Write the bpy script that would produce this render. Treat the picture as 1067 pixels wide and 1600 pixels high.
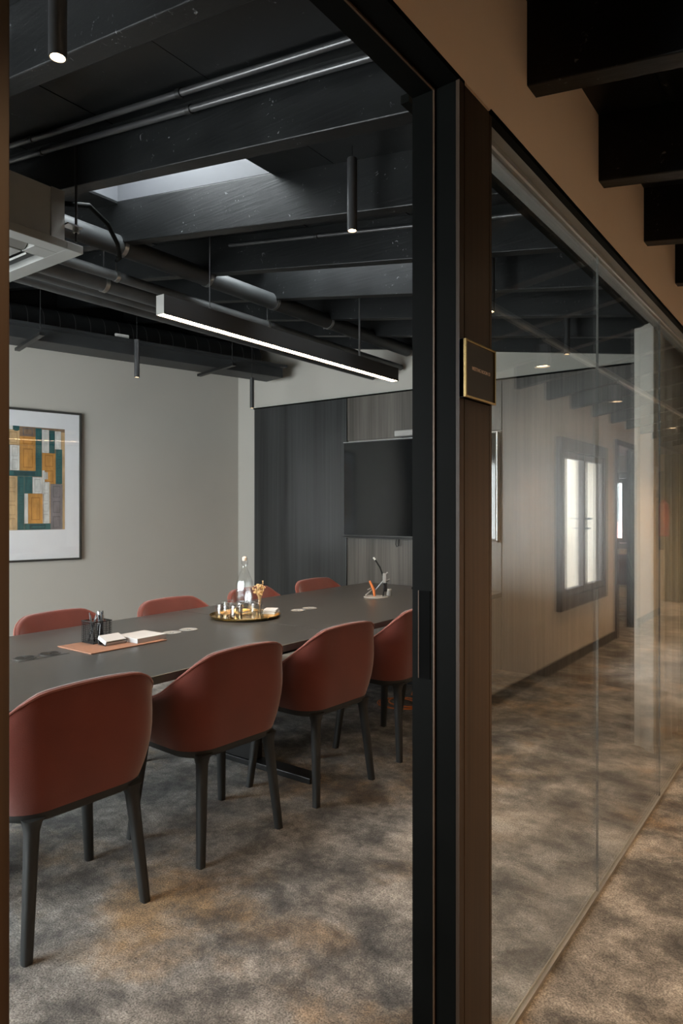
import bpy, math, random
from mathutils import Vector, Matrix
random.seed(7)
R = math.radians
for o in list(bpy.data.objects):
    bpy.data.objects.remove(o)
S = bpy.context.scene
COL = S.collection

# ------------------------------------------------------------------ camera
YAW = math.atan2(787, 1067)
cam_d = bpy.data.cameras.new('camera')
cam = bpy.data.objects.new('camera', cam_d)
COL.objects.link(cam)
cam.location = (0, 0, 1.36)
cam.rotation_euler = (R(90), 0, YAW)
cam_d.sensor_fit = 'HORIZONTAL'
cam_d.sensor_width = 24
cam_d.lens = 24
cam_d.shift_y = -0.003
cam_d.clip_start = 0.02
S.camera = cam

# ------------------------------------------------------------------ view + world
vs = S.view_settings
vs.view_transform = 'Standard'
vs.look = 'None'
vs.gamma = 1.0
vs.use_curve_mapping = False
vs.exposure = 0.72

W = bpy.data.worlds.new('overcast_sky')
S.world = W
W.use_nodes = True
bg = W.node_tree.nodes['Background']
bg.inputs[0].default_value = (0.94, 0.975, 1.0, 1)
bg.inputs[1].default_value = 16.0

# the geometry of the place ------------------------------------------------
XO, XG, XI = -0.655, -0.7066, -0.763      # partition: corridor face, glass, room face
XR = 0.555                                # corridor wall with the windows
ZH = 2.264                                # head of the door and of the glass
YT = 5.5                                  # wall with the screen
YN = -1.2                                 # wall behind the camera
SL = 0.154                                # roof slope
BY0, BP, BW, BD = 1.687, 0.6295, 0.067, 0.215
def zb(x): return 2.445 + SL * (-x - 0.655)      # underside of the beams
def zd(x): return zb(x) + BD                     # underside of the deck
SKEW = R(13.5)
WD = Vector((math.sin(SKEW), math.cos(SKEW), 0))  # direction of the skewed picture wall
WN = Vector((math.cos(SKEW), -math.sin(SKEW), 0)) # its normal, into the room
WC = Vector((-5.5, 5.5, 0))
SKY = [(-3.254, -2.095, 1), (-3.30, -2.10, 3)]    # skylights: x range, after which beam

def portal(name, loc, rot, sx, sy):
    d = bpy.data.lights.new(name, 'AREA')
    d.shape = 'RECTANGLE'; d.size = sx; d.size_y = sy
    d.cycles.is_portal = True
    o = bpy.data.objects.new(name, d)
    o.location = loc; o.rotation_euler = rot
    COL.objects.link(o)
for i, (xa, xb, k) in enumerate(SKY):
    yc = BY0 + BP * (k - 1) + BW + (BP - BW) / 2
    portal('skylight_portal', ((xa + xb) / 2, yc, zd((xa + xb) / 2) + 0.40), (0, math.atan(SL), 0), xb - xa, BP - BW)
portal('room_window_portal', (-4.0, YN - 0.16, 1.35), (R(90), 0, 0), 3.4, 2.1)
portal('corridor_window_portal', (XR + 0.24, 6.39, 1.24), (R(90), 0, R(90)), 1.2, 1.3)
portal('far_window_portal', (1.35, 11.36, 1.35), (R(90), 0, R(180)), 1.1, 1.2)

# ------------------------------------------------------------------ materials
MATS = {}
def new_mat(name):
    m = bpy.data.materials.new(name); m.use_nodes = True
    nt = m.node_tree; nt.nodes.clear()
    out = nt.nodes.new('ShaderNodeOutputMaterial')
    MATS[name] = m
    return m, nt, out
def N(nt, t, **kw):
    n = nt.nodes.new(t)
    for k, v in kw.items():
        if k.startswith('i_'):
            key = k[2:]
            key = int(key) if key.isdigit() else key
            n.inputs[key].default_value = v
        else:
            setattr(n, k, v)
    return n
def ramp(nt, stops, interp='LINEAR'):
    n = nt.nodes.new('ShaderNodeValToRGB')
    cr = n.color_ramp; cr.interpolation = interp
    while len(cr.elements) < len(stops): cr.elements.new(0.5)
    for e, (p, c) in zip(cr.elements, stops):
        e.position = p; e.color = (*c, 1) if len(c) == 3 else c
    return n
def coords(nt, scale=(1, 1, 1), world=False):
    m = N(nt, 'ShaderNodeMapping'); m.inputs['Scale'].default_value = scale
    if world:
        g = N(nt, 'ShaderNodeNewGeometry'); nt.links.new(g.outputs['Position'], m.inputs['Vector'])
    else:
        g = N(nt, 'ShaderNodeTexCoord'); nt.links.new(g.outputs['Object'], m.inputs['Vector'])
    return m.outputs['Vector']
def simple(name, col, rough=0.5, metal=0.0, var=0.12, scale=(8, 8, 8), bump=0.0, bscale=None, spec=0.5, sheen=0.0, coat=0.0, world=False, rvar=0.08):
    m, nt, out = new_mat(name)
    p = N(nt, 'ShaderNodeBsdfPrincipled')
    p.inputs['Roughness'].default_value = rough
    p.inputs['Metallic'].default_value = metal
    p.inputs['Specular IOR Level'].default_value = spec
    p.inputs['Sheen Weight'].default_value = sheen
    p.inputs['Coat Weight'].default_value = coat
    v = coords(nt, scale, world)
    n = N(nt, 'ShaderNodeTexNoise'); n.inputs['Detail'].default_value = 5; n.inputs['Scale'].default_value = 1
    nt.links.new(v, n.inputs['Vector'])
    lo = tuple(c * (1 - var) for c in col); hi = tuple(min(1, c * (1 + var)) for c in col)
    r = ramp(nt, [(0.3, lo), (0.7, hi)])
    nt.links.new(n.outputs['Fac'], r.inputs[0]); nt.links.new(r.outputs[0], p.inputs['Base Color'])
    mr = N(nt, 'ShaderNodeMapRange'); mr.inputs['To Min'].default_value = max(0.02, rough - rvar); mr.inputs['To Max'].default_value = min(1, rough + rvar)
    nt.links.new(n.outputs['Fac'], mr.inputs['Value']); nt.links.new(mr.outputs[0], p.inputs['Roughness'])
    if bump:
        b = N(nt, 'ShaderNodeBump'); b.inputs['Strength'].default_value = bump; b.inputs['Distance'].default_value = 0.01
        n2 = N(nt, 'ShaderNodeTexNoise'); n2.inputs['Scale'].default_value = 1; n2.inputs['Detail'].default_value = 3
        v2 = coords(nt, bscale or tuple(s * 20 for s in scale), world)
        nt.links.new(v2, n2.inputs['Vector']); nt.links.new(n2.outputs['Fac'], b.inputs['Height']); nt.links.new(b.outputs[0], p.inputs['Normal'])
    nt.links.new(p.outputs[0], out.inputs[0])
    return m
def emit(name, col, st):
    m, nt, out = new_mat(name)
    e = N(nt, 'ShaderNodeEmission'); e.inputs[0].default_value = (*col, 1); e.inputs[1].default_value = st
    nt.links.new(e.outputs[0], out.inputs[0]); return m
def thin_glass(name, tint=(0.97, 0.98, 0.97), r0=0.04, rough=0.0):
    """clear sheet: each face mirrors by Schlick's law and lets the rest straight through"""
    m, nt, out = new_mat(name)
    g = N(nt, 'ShaderNodeNewGeometry')
    d = N(nt, 'ShaderNodeVectorMath', operation='DOT_PRODUCT')
    nt.links.new(g.outputs['Normal'], d.inputs[0]); nt.links.new(g.outputs['Incoming'], d.inputs[1])
    a = N(nt, 'ShaderNodeMath', operation='ABSOLUTE'); nt.links.new(d.outputs['Value'], a.inputs[0])
    s = N(nt, 'ShaderNodeMath', operation='SUBTRACT'); s.inputs[0].default_value = 1; nt.links.new(a.outputs[0], s.inputs[1])
    pw = N(nt, 'ShaderNodeMath', operation='POWER'); pw.inputs[1].default_value = 5; nt.links.new(s.outputs[0], pw.inputs[0])
    ma = N(nt, 'ShaderNodeMath', operation='MULTIPLY_ADD'); ma.inputs[1].default_value = 1 - r0; ma.inputs[2].default_value = r0
    nt.links.new(pw.outputs[0], ma.inputs[0])
    t = N(nt, 'ShaderNodeBsdfTransparent'); t.inputs[0].default_value = (*tint, 1)
    gl = N(nt, 'ShaderNodeBsdfGlossy'); gl.inputs['Roughness'].default_value = rough; gl.inputs[0].default_value = (1, 1, 1, 1)
    mx = N(nt, 'ShaderNodeMixShader')
    nt.links.new(ma.outputs[0], mx.inputs[0]); nt.links.new(t.outputs[0], mx.inputs[1]); nt.links.new(gl.outputs[0], mx.inputs[2])
    nt.links.new(mx.outputs[0], out.inputs[0])
    return m
def wood(name, dark, light, rough=0.4, stretch=(60, 60, 1.2), spec=0.5, bump=0.08, rvar=0.1, world=False):
    m, nt, out = new_mat(name)
    p = N(nt, 'ShaderNodeBsdfPrincipled'); p.inputs['Specular IOR Level'].default_value = spec
    v = coords(nt, stretch, world)
    n = N(nt, 'ShaderNodeTexNoise'); n.inputs['Scale'].default_value = 1; n.inputs['Detail'].default_value = 6; n.inputs['Distortion'].default_value = 0.4
    nt.links.new(v, n.inputs['Vector'])
    v2 = coords(nt, tuple(s * 0.13 for s in stretch), world)
    n2 = N(nt, 'ShaderNodeTexNoise'); n2.inputs['Scale'].default_value = 1; n2.inputs['Detail'].default_value = 3
    nt.links.new(v2, n2.inputs['Vector'])
    ad = N(nt, 'ShaderNodeMath', operation='ADD'); nt.links.new(n.outputs['Fac'], ad.inputs[0]); nt.links.new(n2.outputs['Fac'], ad.inputs[1])
    hf = N(nt, 'ShaderNodeMath', operation='MULTIPLY'); hf.inputs[1].default_value = 0.5; nt.links.new(ad.outputs[0], hf.inputs[0])
    r = ramp(nt, [(0.36, dark), (0.64, light)])
    nt.links.new(hf.outputs[0], r.inputs[0]); nt.links.new(r.outputs[0], p.inputs['Base Color'])
    mr = N(nt, 'ShaderNodeMapRange'); mr.inputs['To Min'].default_value = rough - rvar; mr.inputs['To Max'].default_value = rough + rvar
    nt.links.new(hf.outputs[0], mr.inputs['Value']); nt.links.new(mr.outputs[0], p.inputs['Roughness'])
    b = N(nt, 'ShaderNodeBump'); b.inputs['Strength'].default_value = bump; b.inputs['Distance'].default_value = 0.004
    nt.links.new(hf.outputs[0], b.inputs['Height']); nt.links.new(b.outputs[0], p.inputs['Normal'])
    nt.links.new(p.outputs[0], out.inputs[0])
    return m

# carpet: cloudy patches of charcoal, brown and pale beige with a cut pile
def carpet():
    m, nt, out = new_mat('cloud_carpet')
    L = nt.links.new
    p = N(nt, 'ShaderNodeBsdfPrincipled'); p.inputs['Roughness'].default_value = 0.95; p.inputs['Specular IOR Level'].default_value = 0.15
    p.inputs['Sheen Weight'].default_value = 0.15; p.inputs['Sheen Roughness'].default_value = 0.6
    v = coords(nt, (1, 1, 1), True)
    big = N(nt, 'ShaderNodeTexNoise', i_Scale=1.3, i_Detail=7.0, i_Roughness=0.6, i_Distortion=0.15)
    L(v, big.inputs['Vector'])
    mid = N(nt, 'ShaderNodeTexNoise', i_Scale=4.6, i_Detail=9.0, i_Roughness=0.76, i_Distortion=0.15)
    L(v, mid.inputs['Vector'])
    mixf = N(nt, 'ShaderNodeMath', operation='MULTIPLY_ADD'); mixf.inputs[1].default_value = 0.66
    L(mid.outputs['Fac'], mixf.inputs[0])
    sc = N(nt, 'ShaderNodeMath', operation='MULTIPLY'); sc.inputs[1].default_value = 0.34
    L(big.outputs['Fac'], sc.inputs[0]); L(sc.outputs[0], mixf.inputs[2])
    r1 = ramp(nt, [(0.39, (0.030, 0.028, 0.026)), (0.46, (0.090, 0.084, 0.076)), (0.53, (0.215, 0.20, 0.178)), (0.62, (0.44, 0.41, 0.37))])
    L(mixf.outputs[0], r1.inputs[0])
    br = N(nt, 'ShaderNodeTexNoise', i_Scale=1.7, i_Detail=5.0, i_Roughness=0.6, i_Distortion=0.1)
    mp = N(nt, 'ShaderNodeMapping'); mp.inputs['Location'].default_value = (4.3, 1.7, 9.0); L(v, mp.inputs['Vector']); L(mp.outputs[0], br.inputs['Vector'])
    rb = ramp(nt, [(0.52, (0, 0, 0)), (0.66, (1, 1, 1))]); L(br.outputs['Fac'], rb.inputs[0])
    tint = N(nt, 'ShaderNodeMix', data_type='RGBA', blend_type='MULTIPLY')
    tint.inputs[7].default_value = (0.95, 0.66, 0.36, 1)
    L(rb.outputs[0], tint.inputs[0]); L(r1.outputs[0], tint.inputs[6])
    pile = N(nt, 'ShaderNodeTexNoise', i_Scale=170.0, i_Detail=3.0, i_Roughness=0.7); L(v, pile.inputs['Vector'])
    rp = ramp(nt, [(0.32, (0.28, 0.28, 0.28)), (0.68, (1.6, 1.6, 1.6))]); L(pile.outputs['Fac'], rp.inputs[0])
    fin = N(nt, 'ShaderNodeMix', data_type='RGBA', blend_type='MULTIPLY'); fin.inputs[0].default_value = 1.0
    L(tint.outputs[2], fin.inputs[6]); L(rp.outputs[0], fin.inputs[7]); L(fin.outputs[2], p.inputs['Base Color'])
    b = N(nt, 'ShaderNodeBump'); b.inputs['Strength'].default_value = 0.7; b.inputs['Distance'].default_value = 0.006
    L(pile.outputs['Fac'], b.inputs['Height'])
    b2 = N(nt, 'ShaderNodeBump'); b2.inputs['Strength'].default_value = 0.35; b2.inputs['Distance'].default_value = 0.03
    L(mid.outputs['Fac'], b2.inputs['Height']); L(b.outputs[0], b2.inputs['Normal']); L(b2.outputs[0], p.inputs['Normal'])
    L(p.outputs[0], out.inputs[0])
    return m
carpet()

# black-painted timber with grain, scuffs and pale chips
def black_timber(name, base, rough, grain):
    m, nt, out = new_mat(name)
    L = nt.links.new
    p = N(nt, 'ShaderNodeBsdfPrincipled'); p.inputs['Specular IOR Level'].default_value = 0.26
    v = coords(nt, grain, True)
    n = N(nt, 'ShaderNodeTexNoise', i_Scale=1.0, i_Detail=6.0, i_Distortion=0.6); L(v, n.inputs['Vector'])
    vw = coords(nt, (1, 1, 1), True)
    cl = N(nt, 'ShaderNodeTexNoise', i_Scale=3.0, i_Detail=8.0, i_Roughness=0.75); L(vw, cl.inputs['Vector'])
    chips = N(nt, 'ShaderNodeTexNoise', i_Scale=38.0, i_Detail=4.0, i_Roughness=0.6, i_Distortion=1.2); L(vw, chips.inputs['Vector'])
    rc = ramp(nt, [(0.655, (0, 0, 0)), (0.70, (1, 1, 1))]); L(chips.outputs['Fac'], rc.inputs[0])
    gate = ramp(nt, [(0.50, (0, 0, 0)), (0.62, (1, 1, 1))]); L(cl.outputs['Fac'], gate.inputs[0])
    mm = N(nt, 'ShaderNodeMath', operation='MULTIPLY'); L(rc.outputs[0], mm.inputs[0]); L(gate.outputs[0], mm.inputs[1])
    r = ramp(nt, [(0.3, tuple(c * 0.6 for c in base)), (0.7, tuple(c * 1.5 for c in base))]); L(cl.outputs['Fac'], r.inputs[0])
    mx = N(nt, 'ShaderNodeMix', data_type='RGBA'); mx.inputs[7].default_value = (0.30, 0.31, 0.32, 1)
    L(mm.outputs[0], mx.inputs[0]); L(r.outputs[0], mx.inputs[6]); L(mx.outputs[2], p.inputs['Base Color'])
    mr = N(nt, 'ShaderNodeMapRange'); mr.inputs['To Min'].default_value = rough - 0.14; mr.inputs['To Max'].default_value = rough + 0.18
    L(cl.outputs['Fac'], mr.inputs['Value']); L(mr.outputs[0], p.inputs['Roughness'])
    b = N(nt, 'ShaderNodeBump'); b.inputs['Strength'].default_value = 0.25; b.inputs['Distance'].default_value = 0.004
    L(n.outputs['Fac'], b.inputs['Height']); L(b.outputs[0], p.inputs['Normal'])
    L(p.outputs[0], out.inputs[0])
black_timber('beam_black', (0.0045, 0.005, 0.0052), 0.42, (3, 60, 60))
black_timber('deck_black', (0.0045, 0.005, 0.0052), 0.32, (2, 2, 2))

simple('greige_paint', (0.41, 0.39, 0.348), 0.75, var=0.03, scale=(1.5, 1.5, 1.5), bump=0.03, bscale=(140, 140, 140), world=True)
simple('beige_paint', (0.50, 0.44, 0.365), 0.7, var=0.03, scale=(1.5, 1.5, 1.5), bump=0.03, bscale=(140, 140, 140), world=True)
simple('tan_paint', (0.84, 0.60, 0.40), 0.7, var=0.03, scale=(1.5, 1.5, 1.5), bump=0.03, bscale=(140, 140, 140), world=True)
simple('shaft_paint', (0.055, 0.057, 0.064), 0.6, var=0.04, scale=(4, 4, 4), world=True)
wood('veneer_dark', (0.045, 0.040, 0.034), (0.125, 0.112, 0.096), 0.36, (46, 46, 0.9))
wood('veneer_door', (0.014, 0.015, 0.015), (0.034, 0.036, 0.036), 0.32, (46, 46, 0.7))
wood('veneer_post', (0.030, 0.019, 0.012), (0.070, 0.046, 0.030), 0.45, (70, 70, 1.2), spec=0.28)
simple('frame_black', (0.0028, 0.0031, 0.0027), 0.55, var=0.2, spec=0.05)
simple('picture_frame', (0.03, 0.029, 0.026), 0.4)
simple('bronze_trim', (0.075, 0.042, 0.022), 0.45, metal=0.3, var=0.1)
simple('seam_sealant', (0.10, 0.10, 0.095), 0.7, spec=0.2)
simple('skirting', (0.035, 0.030, 0.026), 0.45)
thin_glass('clear_glass', (0.955, 0.965, 0.955))
thin_glass('window_glass', (0.96, 0.98, 0.98))
thin_glass('tumbler_glass', (0.965, 0.97, 0.97), 0.06)
thin_glass('picture_glass', (0.98, 0.98, 0.98), 0.025)
simple('chair_red', (0.155, 0.035, 0.023), 0.85, var=0.10, scale=(6, 6, 6), bump=0.15, bscale=(420, 420, 420), spec=0.15, sheen=0.45)
simple('chair_piping', (0.27, 0.085, 0.065), 0.8, var=0.08, spec=0.25, sheen=0.3)
simple('chair_leg', (0.018, 0.019, 0.019), 0.5, var=0.15)
simple('chair_leg_oak', (0.42, 0.30, 0.19), 0.5, var=0.15, scale=(40, 40, 4))
wood('table_oak', (0.044, 0.044, 0.042), (0.066, 0.066, 0.063), 0.30, (40, 2.0, 40), spec=0.7, bump=0.008, rvar=0.03)
simple('metal_black', (0.014, 0.014, 0.014), 0.4, metal=0.3)
simple('pendant_black', (0.030, 0.030, 0.031), 0.33, spec=0.7)
simple('bar_shell', (0.032, 0.032, 0.033), 0.5)
simple('steel', (0.45, 0.45, 0.45), 0.3, metal=1.0, var=0.06)
simple('aluminium', (0.50, 0.49, 0.46), 0.38, metal=0.9, var=0.05)
simple('duct_black', (0.024, 0.026, 0.027), 0.5, var=0.3, scale=(5, 5, 5))
simple('duct_seam', (0.16, 0.16, 0.16), 0.4, metal=0.3)
simple('pipe_grey', (0.055, 0.057, 0.058), 0.5, var=0.3, scale=(6, 6, 6), bump=0.1)
simple('unit_grey', (0.20, 0.20, 0.19), 0.5, var=0.08)
simple('unit_dark', (0.02, 0.02, 0.02), 0.5)
simple('brass', (0.70, 0.50, 0.22), 0.24, metal=1.0, var=0.06)
simple('sign_face', (0.030, 0.026, 0.022), 0.5)
simple('sign_text', (0.72, 0.55, 0.44), 0.5)
simple('screen_black', (0.006, 0.007, 0.008), 0.07, var=0.05, rvar=0.02)
simple('screen_edge2', (0.0015, 0.0016, 0.0015), 0.6, spec=0.03)
simple('screen_edge', (0.02, 0.02, 0.02), 0.35)
simple('silver_edge', (0.55, 0.55, 0.54), 0.35, metal=0.6)
simple('mat_board', (0.74, 0.74, 0.75), 0.8, var=0.02)
simple('white_paper', (0.58, 0.58, 0.58), 0.8, var=0.03)
simple('leather_tan', (0.34, 0.165, 0.10), 0.6, var=0.12, scale=(40, 40, 40), bump=0.2)
simple('pen_black', (0.012, 0.012, 0.013), 0.25)
simple('straw', (0.75, 0.52, 0.26), 0.8, var=0.25, scale=(60, 60, 60))
simple('cork', (0.75, 0.62, 0.52), 0.7)
simple('orange_cable', (0.75, 0.22, 0.06), 0.5)
simple('white_plastic', (0.75, 0.75, 0.73), 0.4)
simple('grey_plastic', (0.33, 0.33, 0.32), 0.4)
simple('window_wood', (0.055, 0.040, 0.034), 0.45, scale=(30, 30, 3), var=0.2)
simple('rail_grey', (0.22, 0.23, 0.24), 0.5)
simple('facade_pale', (0.26, 0.275, 0.28), 0.9, var=0.06)
simple('facade_rose', (0.66, 0.36, 0.34), 0.9, var=0.06)
simple('facade_ochre', (0.62, 0.42, 0.18), 0.8)
simple('extinguisher_red', (0.24, 0.04, 0.035), 0.3)
def cloth(name, col, tr):
    m, nt, out = new_mat(name)
    L = nt.links.new
    d = N(nt, 'ShaderNodeBsdfDiffuse'); t = N(nt, 'ShaderNodeBsdfTranslucent')
    v = coords(nt, (220, 220, 220)); n = N(nt, 'ShaderNodeTexNoise', i_Scale=1.0, i_Detail=2.0); L(v, n.inputs['Vector'])
    r = ramp(nt, [(0.3, tuple(c * 0.88 for c in col)), (0.7, tuple(min(1, c * 1.08) for c in col))]); L(n.outputs['Fac'], r.inputs[0])
    L(r.outputs[0], d.inputs[0]); L(r.outputs[0], t.inputs[0])
    mx = N(nt, 'ShaderNodeMixShader'); mx.inputs[0].default_value = tr
    L(d.outputs[0], mx.inputs[1]); L(t.outputs[0], mx.inputs[2]); L(mx.outputs[0], out.inputs[0])
cloth('sheer_white', (0.86, 0.83, 0.76), 0.3)
cloth('olive_cloth', (0.22, 0.22, 0.13), 0.1)
emit('bar_glow', (1.0, 0.66, 0.38), 58)
emit('lamp_glow', (1.0, 0.68, 0.38), 30)
# artwork inks
for nm, c in dict(teal=(0.022, 0.105, 0.105), white=(0.60, 0.60, 0.57), pale=(0.42, 0.40, 0.36), orange=(0.52, 0.25, 0.055), pine=(0.52, 0.35, 0.18),
                  mauve=(0.20, 0.18, 0.185), umber=(0.22, 0.14, 0.085), dteal=(0.012, 0.055, 0.06), dorange=(0.36, 0.155, 0.03), dmauve=(0.13, 0.115, 0.12), dpine=(0.36, 0.23, 0.11)).items():
    simple('ink_' + nm, c, 0.7, var=0.22, scale=(30, 30, 9))

# ------------------------------------------------------------------ mesh helpers
class MB:
    def __init__(s): s.v = []; s.f = []; s.m = []; s.cur = 0
    def add(s, vs, fs):
        b = len(s.v); s.v += [tuple(p) for p in vs]
        for f in fs: s.f.append([b + i for i in f]); s.m.append(s.cur)
        return s
    def box(s, x0, x1, y0, y1, z0, z1):
        x0, x1 = min(x0, x1), max(x0, x1); y0, y1 = min(y0, y1), max(y0, y1); z0, z1 = min(z0, z1), max(z0, z1)
        return s.add([(x0,y0,z0),(x1,y0,z0),(x1,y1,z0),(x0,y1,z0),(x0,y0,z1),(x1,y0,z1),(x1,y1,z1),(x0,y1,z1)],
              [(0,3,2,1),(4,5,6,7),(0,1,5,4),(1,2,6,5),(2,3,7,6),(3,0,4,7)])
    def slope(s, x0, x1, y0, y1, f0, f1):
        """box whose underside / top follow functions of x"""
        x0, x1 = min(x0, x1), max(x0, x1)
        return s.add([(x0,y0,f0(x0)),(x1,y0,f0(x1)),(x1,y1,f0(x1)),(x0,y1,f0(x0)),(x0,y0,f1(x0)),(x1,y0,f1(x1)),(x1,y1,f1(x1)),(x0,y1,f1(x0))],
              [(0,3,2,1),(4,5,6,7),(0,1,5,4),(1,2,6,5),(2,3,7,6),(3,0,4,7)])
    def obox(s, c, ax, ay, az, hx, hy, hz):
        c = Vector(c); ax = Vector(ax).normalized() * hx; ay = Vector(ay).normalized() * hy; az = Vector(az).normalized() * hz
        P = [c + sx * ax + sy * ay + sz * az for sz in (-1, 1) for (sx, sy) in ((-1,-1),(1,-1),(1,1),(-1,1))]
        return s.add(P, [(0,3,2,1),(4,5,6,7),(0,1,5,4),(1,2,6,5),(2,3,7,6),(3,0,4,7)])
    def prism(s, poly, z0, z1):
        n = len(poly)
        f1 = z1 if callable(z1) else (lambda x: z1)
        return s.add([(x, y, z0) for x, y in poly] + [(x, y, f1(x)) for x, y in poly],
              [tuple(range(n))[::-1], tuple(range(n, 2 * n))] + [(i, (i + 1) % n, n + (i + 1) % n, n + i) for i in range(n)])
    def tube(s, pts, r, seg=10, cap=True):
        pts = [Vector(p) for p in pts]; rr = r if isinstance(r, (list, tuple)) else [r] * len(pts)
        b = len(s.v); up = None; vs = []
        for i, p in enumerate(pts):
            t = (pts[min(i + 1, len(pts) - 1)] - pts[max(i - 1, 0)]).normalized()
            if up is None:
                up = t.cross(Vector((0, 0, 1)) if abs(t.z) < 0.9 else Vector((1, 0, 0))).normalized()
            else:
                up = (up - t * up.dot(t)).normalized()
            w = t.cross(up)
            for k in range(seg):
                a = 2 * math.pi * k / seg
                vs.append(p + (up * math.cos(a) + w * math.sin(a)) * rr[i])
        fs = []
        for i in range(len(pts) - 1):
            for k in range(seg):
                fs.append((i*seg+k, i*seg+(k+1)%seg, (i+1)*seg+(k+1)%seg, (i+1)*seg+k))
        if cap:
            fs.append(tuple(range(seg))[::-1]); fs.append(tuple((len(pts)-1)*seg + k for k in range(seg)))
        return s.add(vs, fs)
    def lathe(s, prof, seg=28, c=(0, 0, 0), capb=True, capt=True):
        vs = []; fs = []
        for r, z in prof:
            for k in range(seg):
                a = 2 * math.pi * k / seg
                vs.append((c[0] + r * math.cos(a), c[1] + r * math.sin(a), c[2] + z))
        n = len(prof)
        for i in range(n - 1):
            for k in range(seg):
                fs.append((i*seg+k, i*seg+(k+1)%seg, (i+1)*seg+(k+1)%seg, (i+1)*seg+k))
        if capb: fs.append(tuple(range(seg))[::-1])
        if capt: fs.append(tuple((n-1)*seg + k for k in range(seg)))
        return s.add(vs, fs)
    def quad(s, a, b, c, d): return s.add([a, b, c, d], [(0, 1, 2, 3)])
    def build(s, name, mat, parent=None, loc=None, smooth=False, bevel=0, angle=35, rot=None):
        me = bpy.data.meshes.new(name); me.from_pydata(s.v, [], s.f)
        mats = mat if isinstance(mat, (list, tuple)) else [mat]
        for mm in mats: me.materials.append(MATS[mm])
        for p, i in zip(me.polygons, s.m): p.material_index = i
        me.validate(); me.update()
        if smooth:
            me.polygons.foreach_set('use_smooth', [True] * len(me.polygons)); me.set_sharp_from_angle(angle=R(angle))
        o = bpy.data.objects.new(name, me); COL.objects.link(o)
        if parent: o.parent = parent
        if loc: o.location = loc
        if rot: o.rotation_euler = rot
        if bevel:
            bm = o.modifiers.new('bevel', 'BEVEL'); bm.width = bevel; bm.segments = 2; bm.limit_method = 'ANGLE'; bm.angle_limit = R(40)
        return o
def tag(o, label=None, cat=None, group=None, kind=None):
    if label: o['label'] = label
    if cat: o['category'] = cat
    if group: o['group'] = group
    if kind: o['kind'] = kind
    return o
def empty(name, loc=(0, 0, 0), rz=0.0):
    o = bpy.data.objects.new(name, None); COL.objects.link(o); o.location = loc; o.rotation_euler = (0, 0, rz)
    o.empty_display_size = 0.1
    return o
def kids(o): return [c for c in COL.objects if c.parent is o]
def copy_tree(o, parent=None):
    c = o.copy(); COL.objects.link(c); c.parent = parent
    for ch in kids(o): copy_tree(ch, c)
    return c
def struct(o, label=None): return tag(o, label, kind='structure')
def spot(parent, loc, power, angle=95, blend=0.7, col=(1.0, 0.62, 0.33), r=0.03, name='lamp_beam'):
    d = bpy.data.lights.new(name, 'SPOT'); d.energy = power; d.spot_size = R(angle); d.spot_blend = blend; d.color = col; d.shadow_soft_size = r
    o = bpy.data.objects.new(name, d); COL.objects.link(o); o.parent = parent; o.location = loc
    return o

# ================================================================== STRUCTURE
struct(MB().box(-8.0, 4.2, -1.6, 11.8, -0.06, 0).build('floor', 'cloud_carpet'), 'mottled charcoal, beige and brown cut-pile carpet')

# roof: deck slab with skylight openings, deck panels and beams
cl = MB()
T0 = lambda x: zd(x) + 0.014
T1 = lambda x: zd(x) + 0.12
ys = [-1.6]
sk = []
for xa, xb, k in SKY:
    y0 = BY0 + BP * (k - 1) + BW; y1 = BY0 + BP * k
    sk.append((xa, xb, y0, y1))
e = 0.021
cl.slope(-8, XR + 0.3, -1.6, sk[0][2] - e, T0, T1)
cl.slope(-8, XR + 0.3, sk[0][3] + e, sk[1][2] - e, T0, T1)
cl.slope(-8, XR + 0.3, sk[1][3] + e, 11.8, T0, T1)
for xa, xb, y0, y1 in sk:
    cl.slope(-8, xa - e, y0 - e, y1 + e, T0, T1); cl.slope(xb + e, XR + 0.3, y0 - e, y1 + e, T0, T1)
ceiling = struct(cl.build('ceiling', 'deck_black'), 'black painted sloping timber ceiling')
beam0 = None
for k in range(-4, 15):
    if beam0 is None:
        beam0 = MB().slope(-7.4, XR, 0, BW, zb, T0).build('beam', 'beam_black', ceiling, (0, BY0 + BP * k, 0), bevel=0.004)
    else:
        b = beam0.copy(); COL.objects.link(b); b.location = (0, BY0 + BP * k, 0)
pan = None
PX = [-0.445 - 0.652 * i for i in range(-1, 11)]
for k in range(-4, 14):
    y0 = BY0 + BP * k + BW
    for i in range(len(PX) - 1):
        xb_, xa_ = PX[i] - 0.003, PX[i + 1] + 0.003
        if xa_ < -7.4: continue
        xb_ = min(xb_, XR)
        segs = [(xa_, xb_)]
        for sxa, sxb, sy0, sy1 in sk:
            if abs(sy0 - y0) < 0.01:
                ns = []
                for a, b in segs:
                    if b <= sxa or a >= sxb: ns.append((a, b))
                    else:
                        if a < sxa: ns.append((a, sxa))
                        if b > sxb: ns.append((sxb, b))
                segs = ns
        dz = random.uniform(0, 0.004)
        for a, b in segs:
            if b - a < 0.02: continue
            MB().slope(a, b, y0 + 0.001, y0 + BP - BW - 0.001, lambda x: zd(x) + dz, T0).build('panel', 'deck_black', ceiling)
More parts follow.
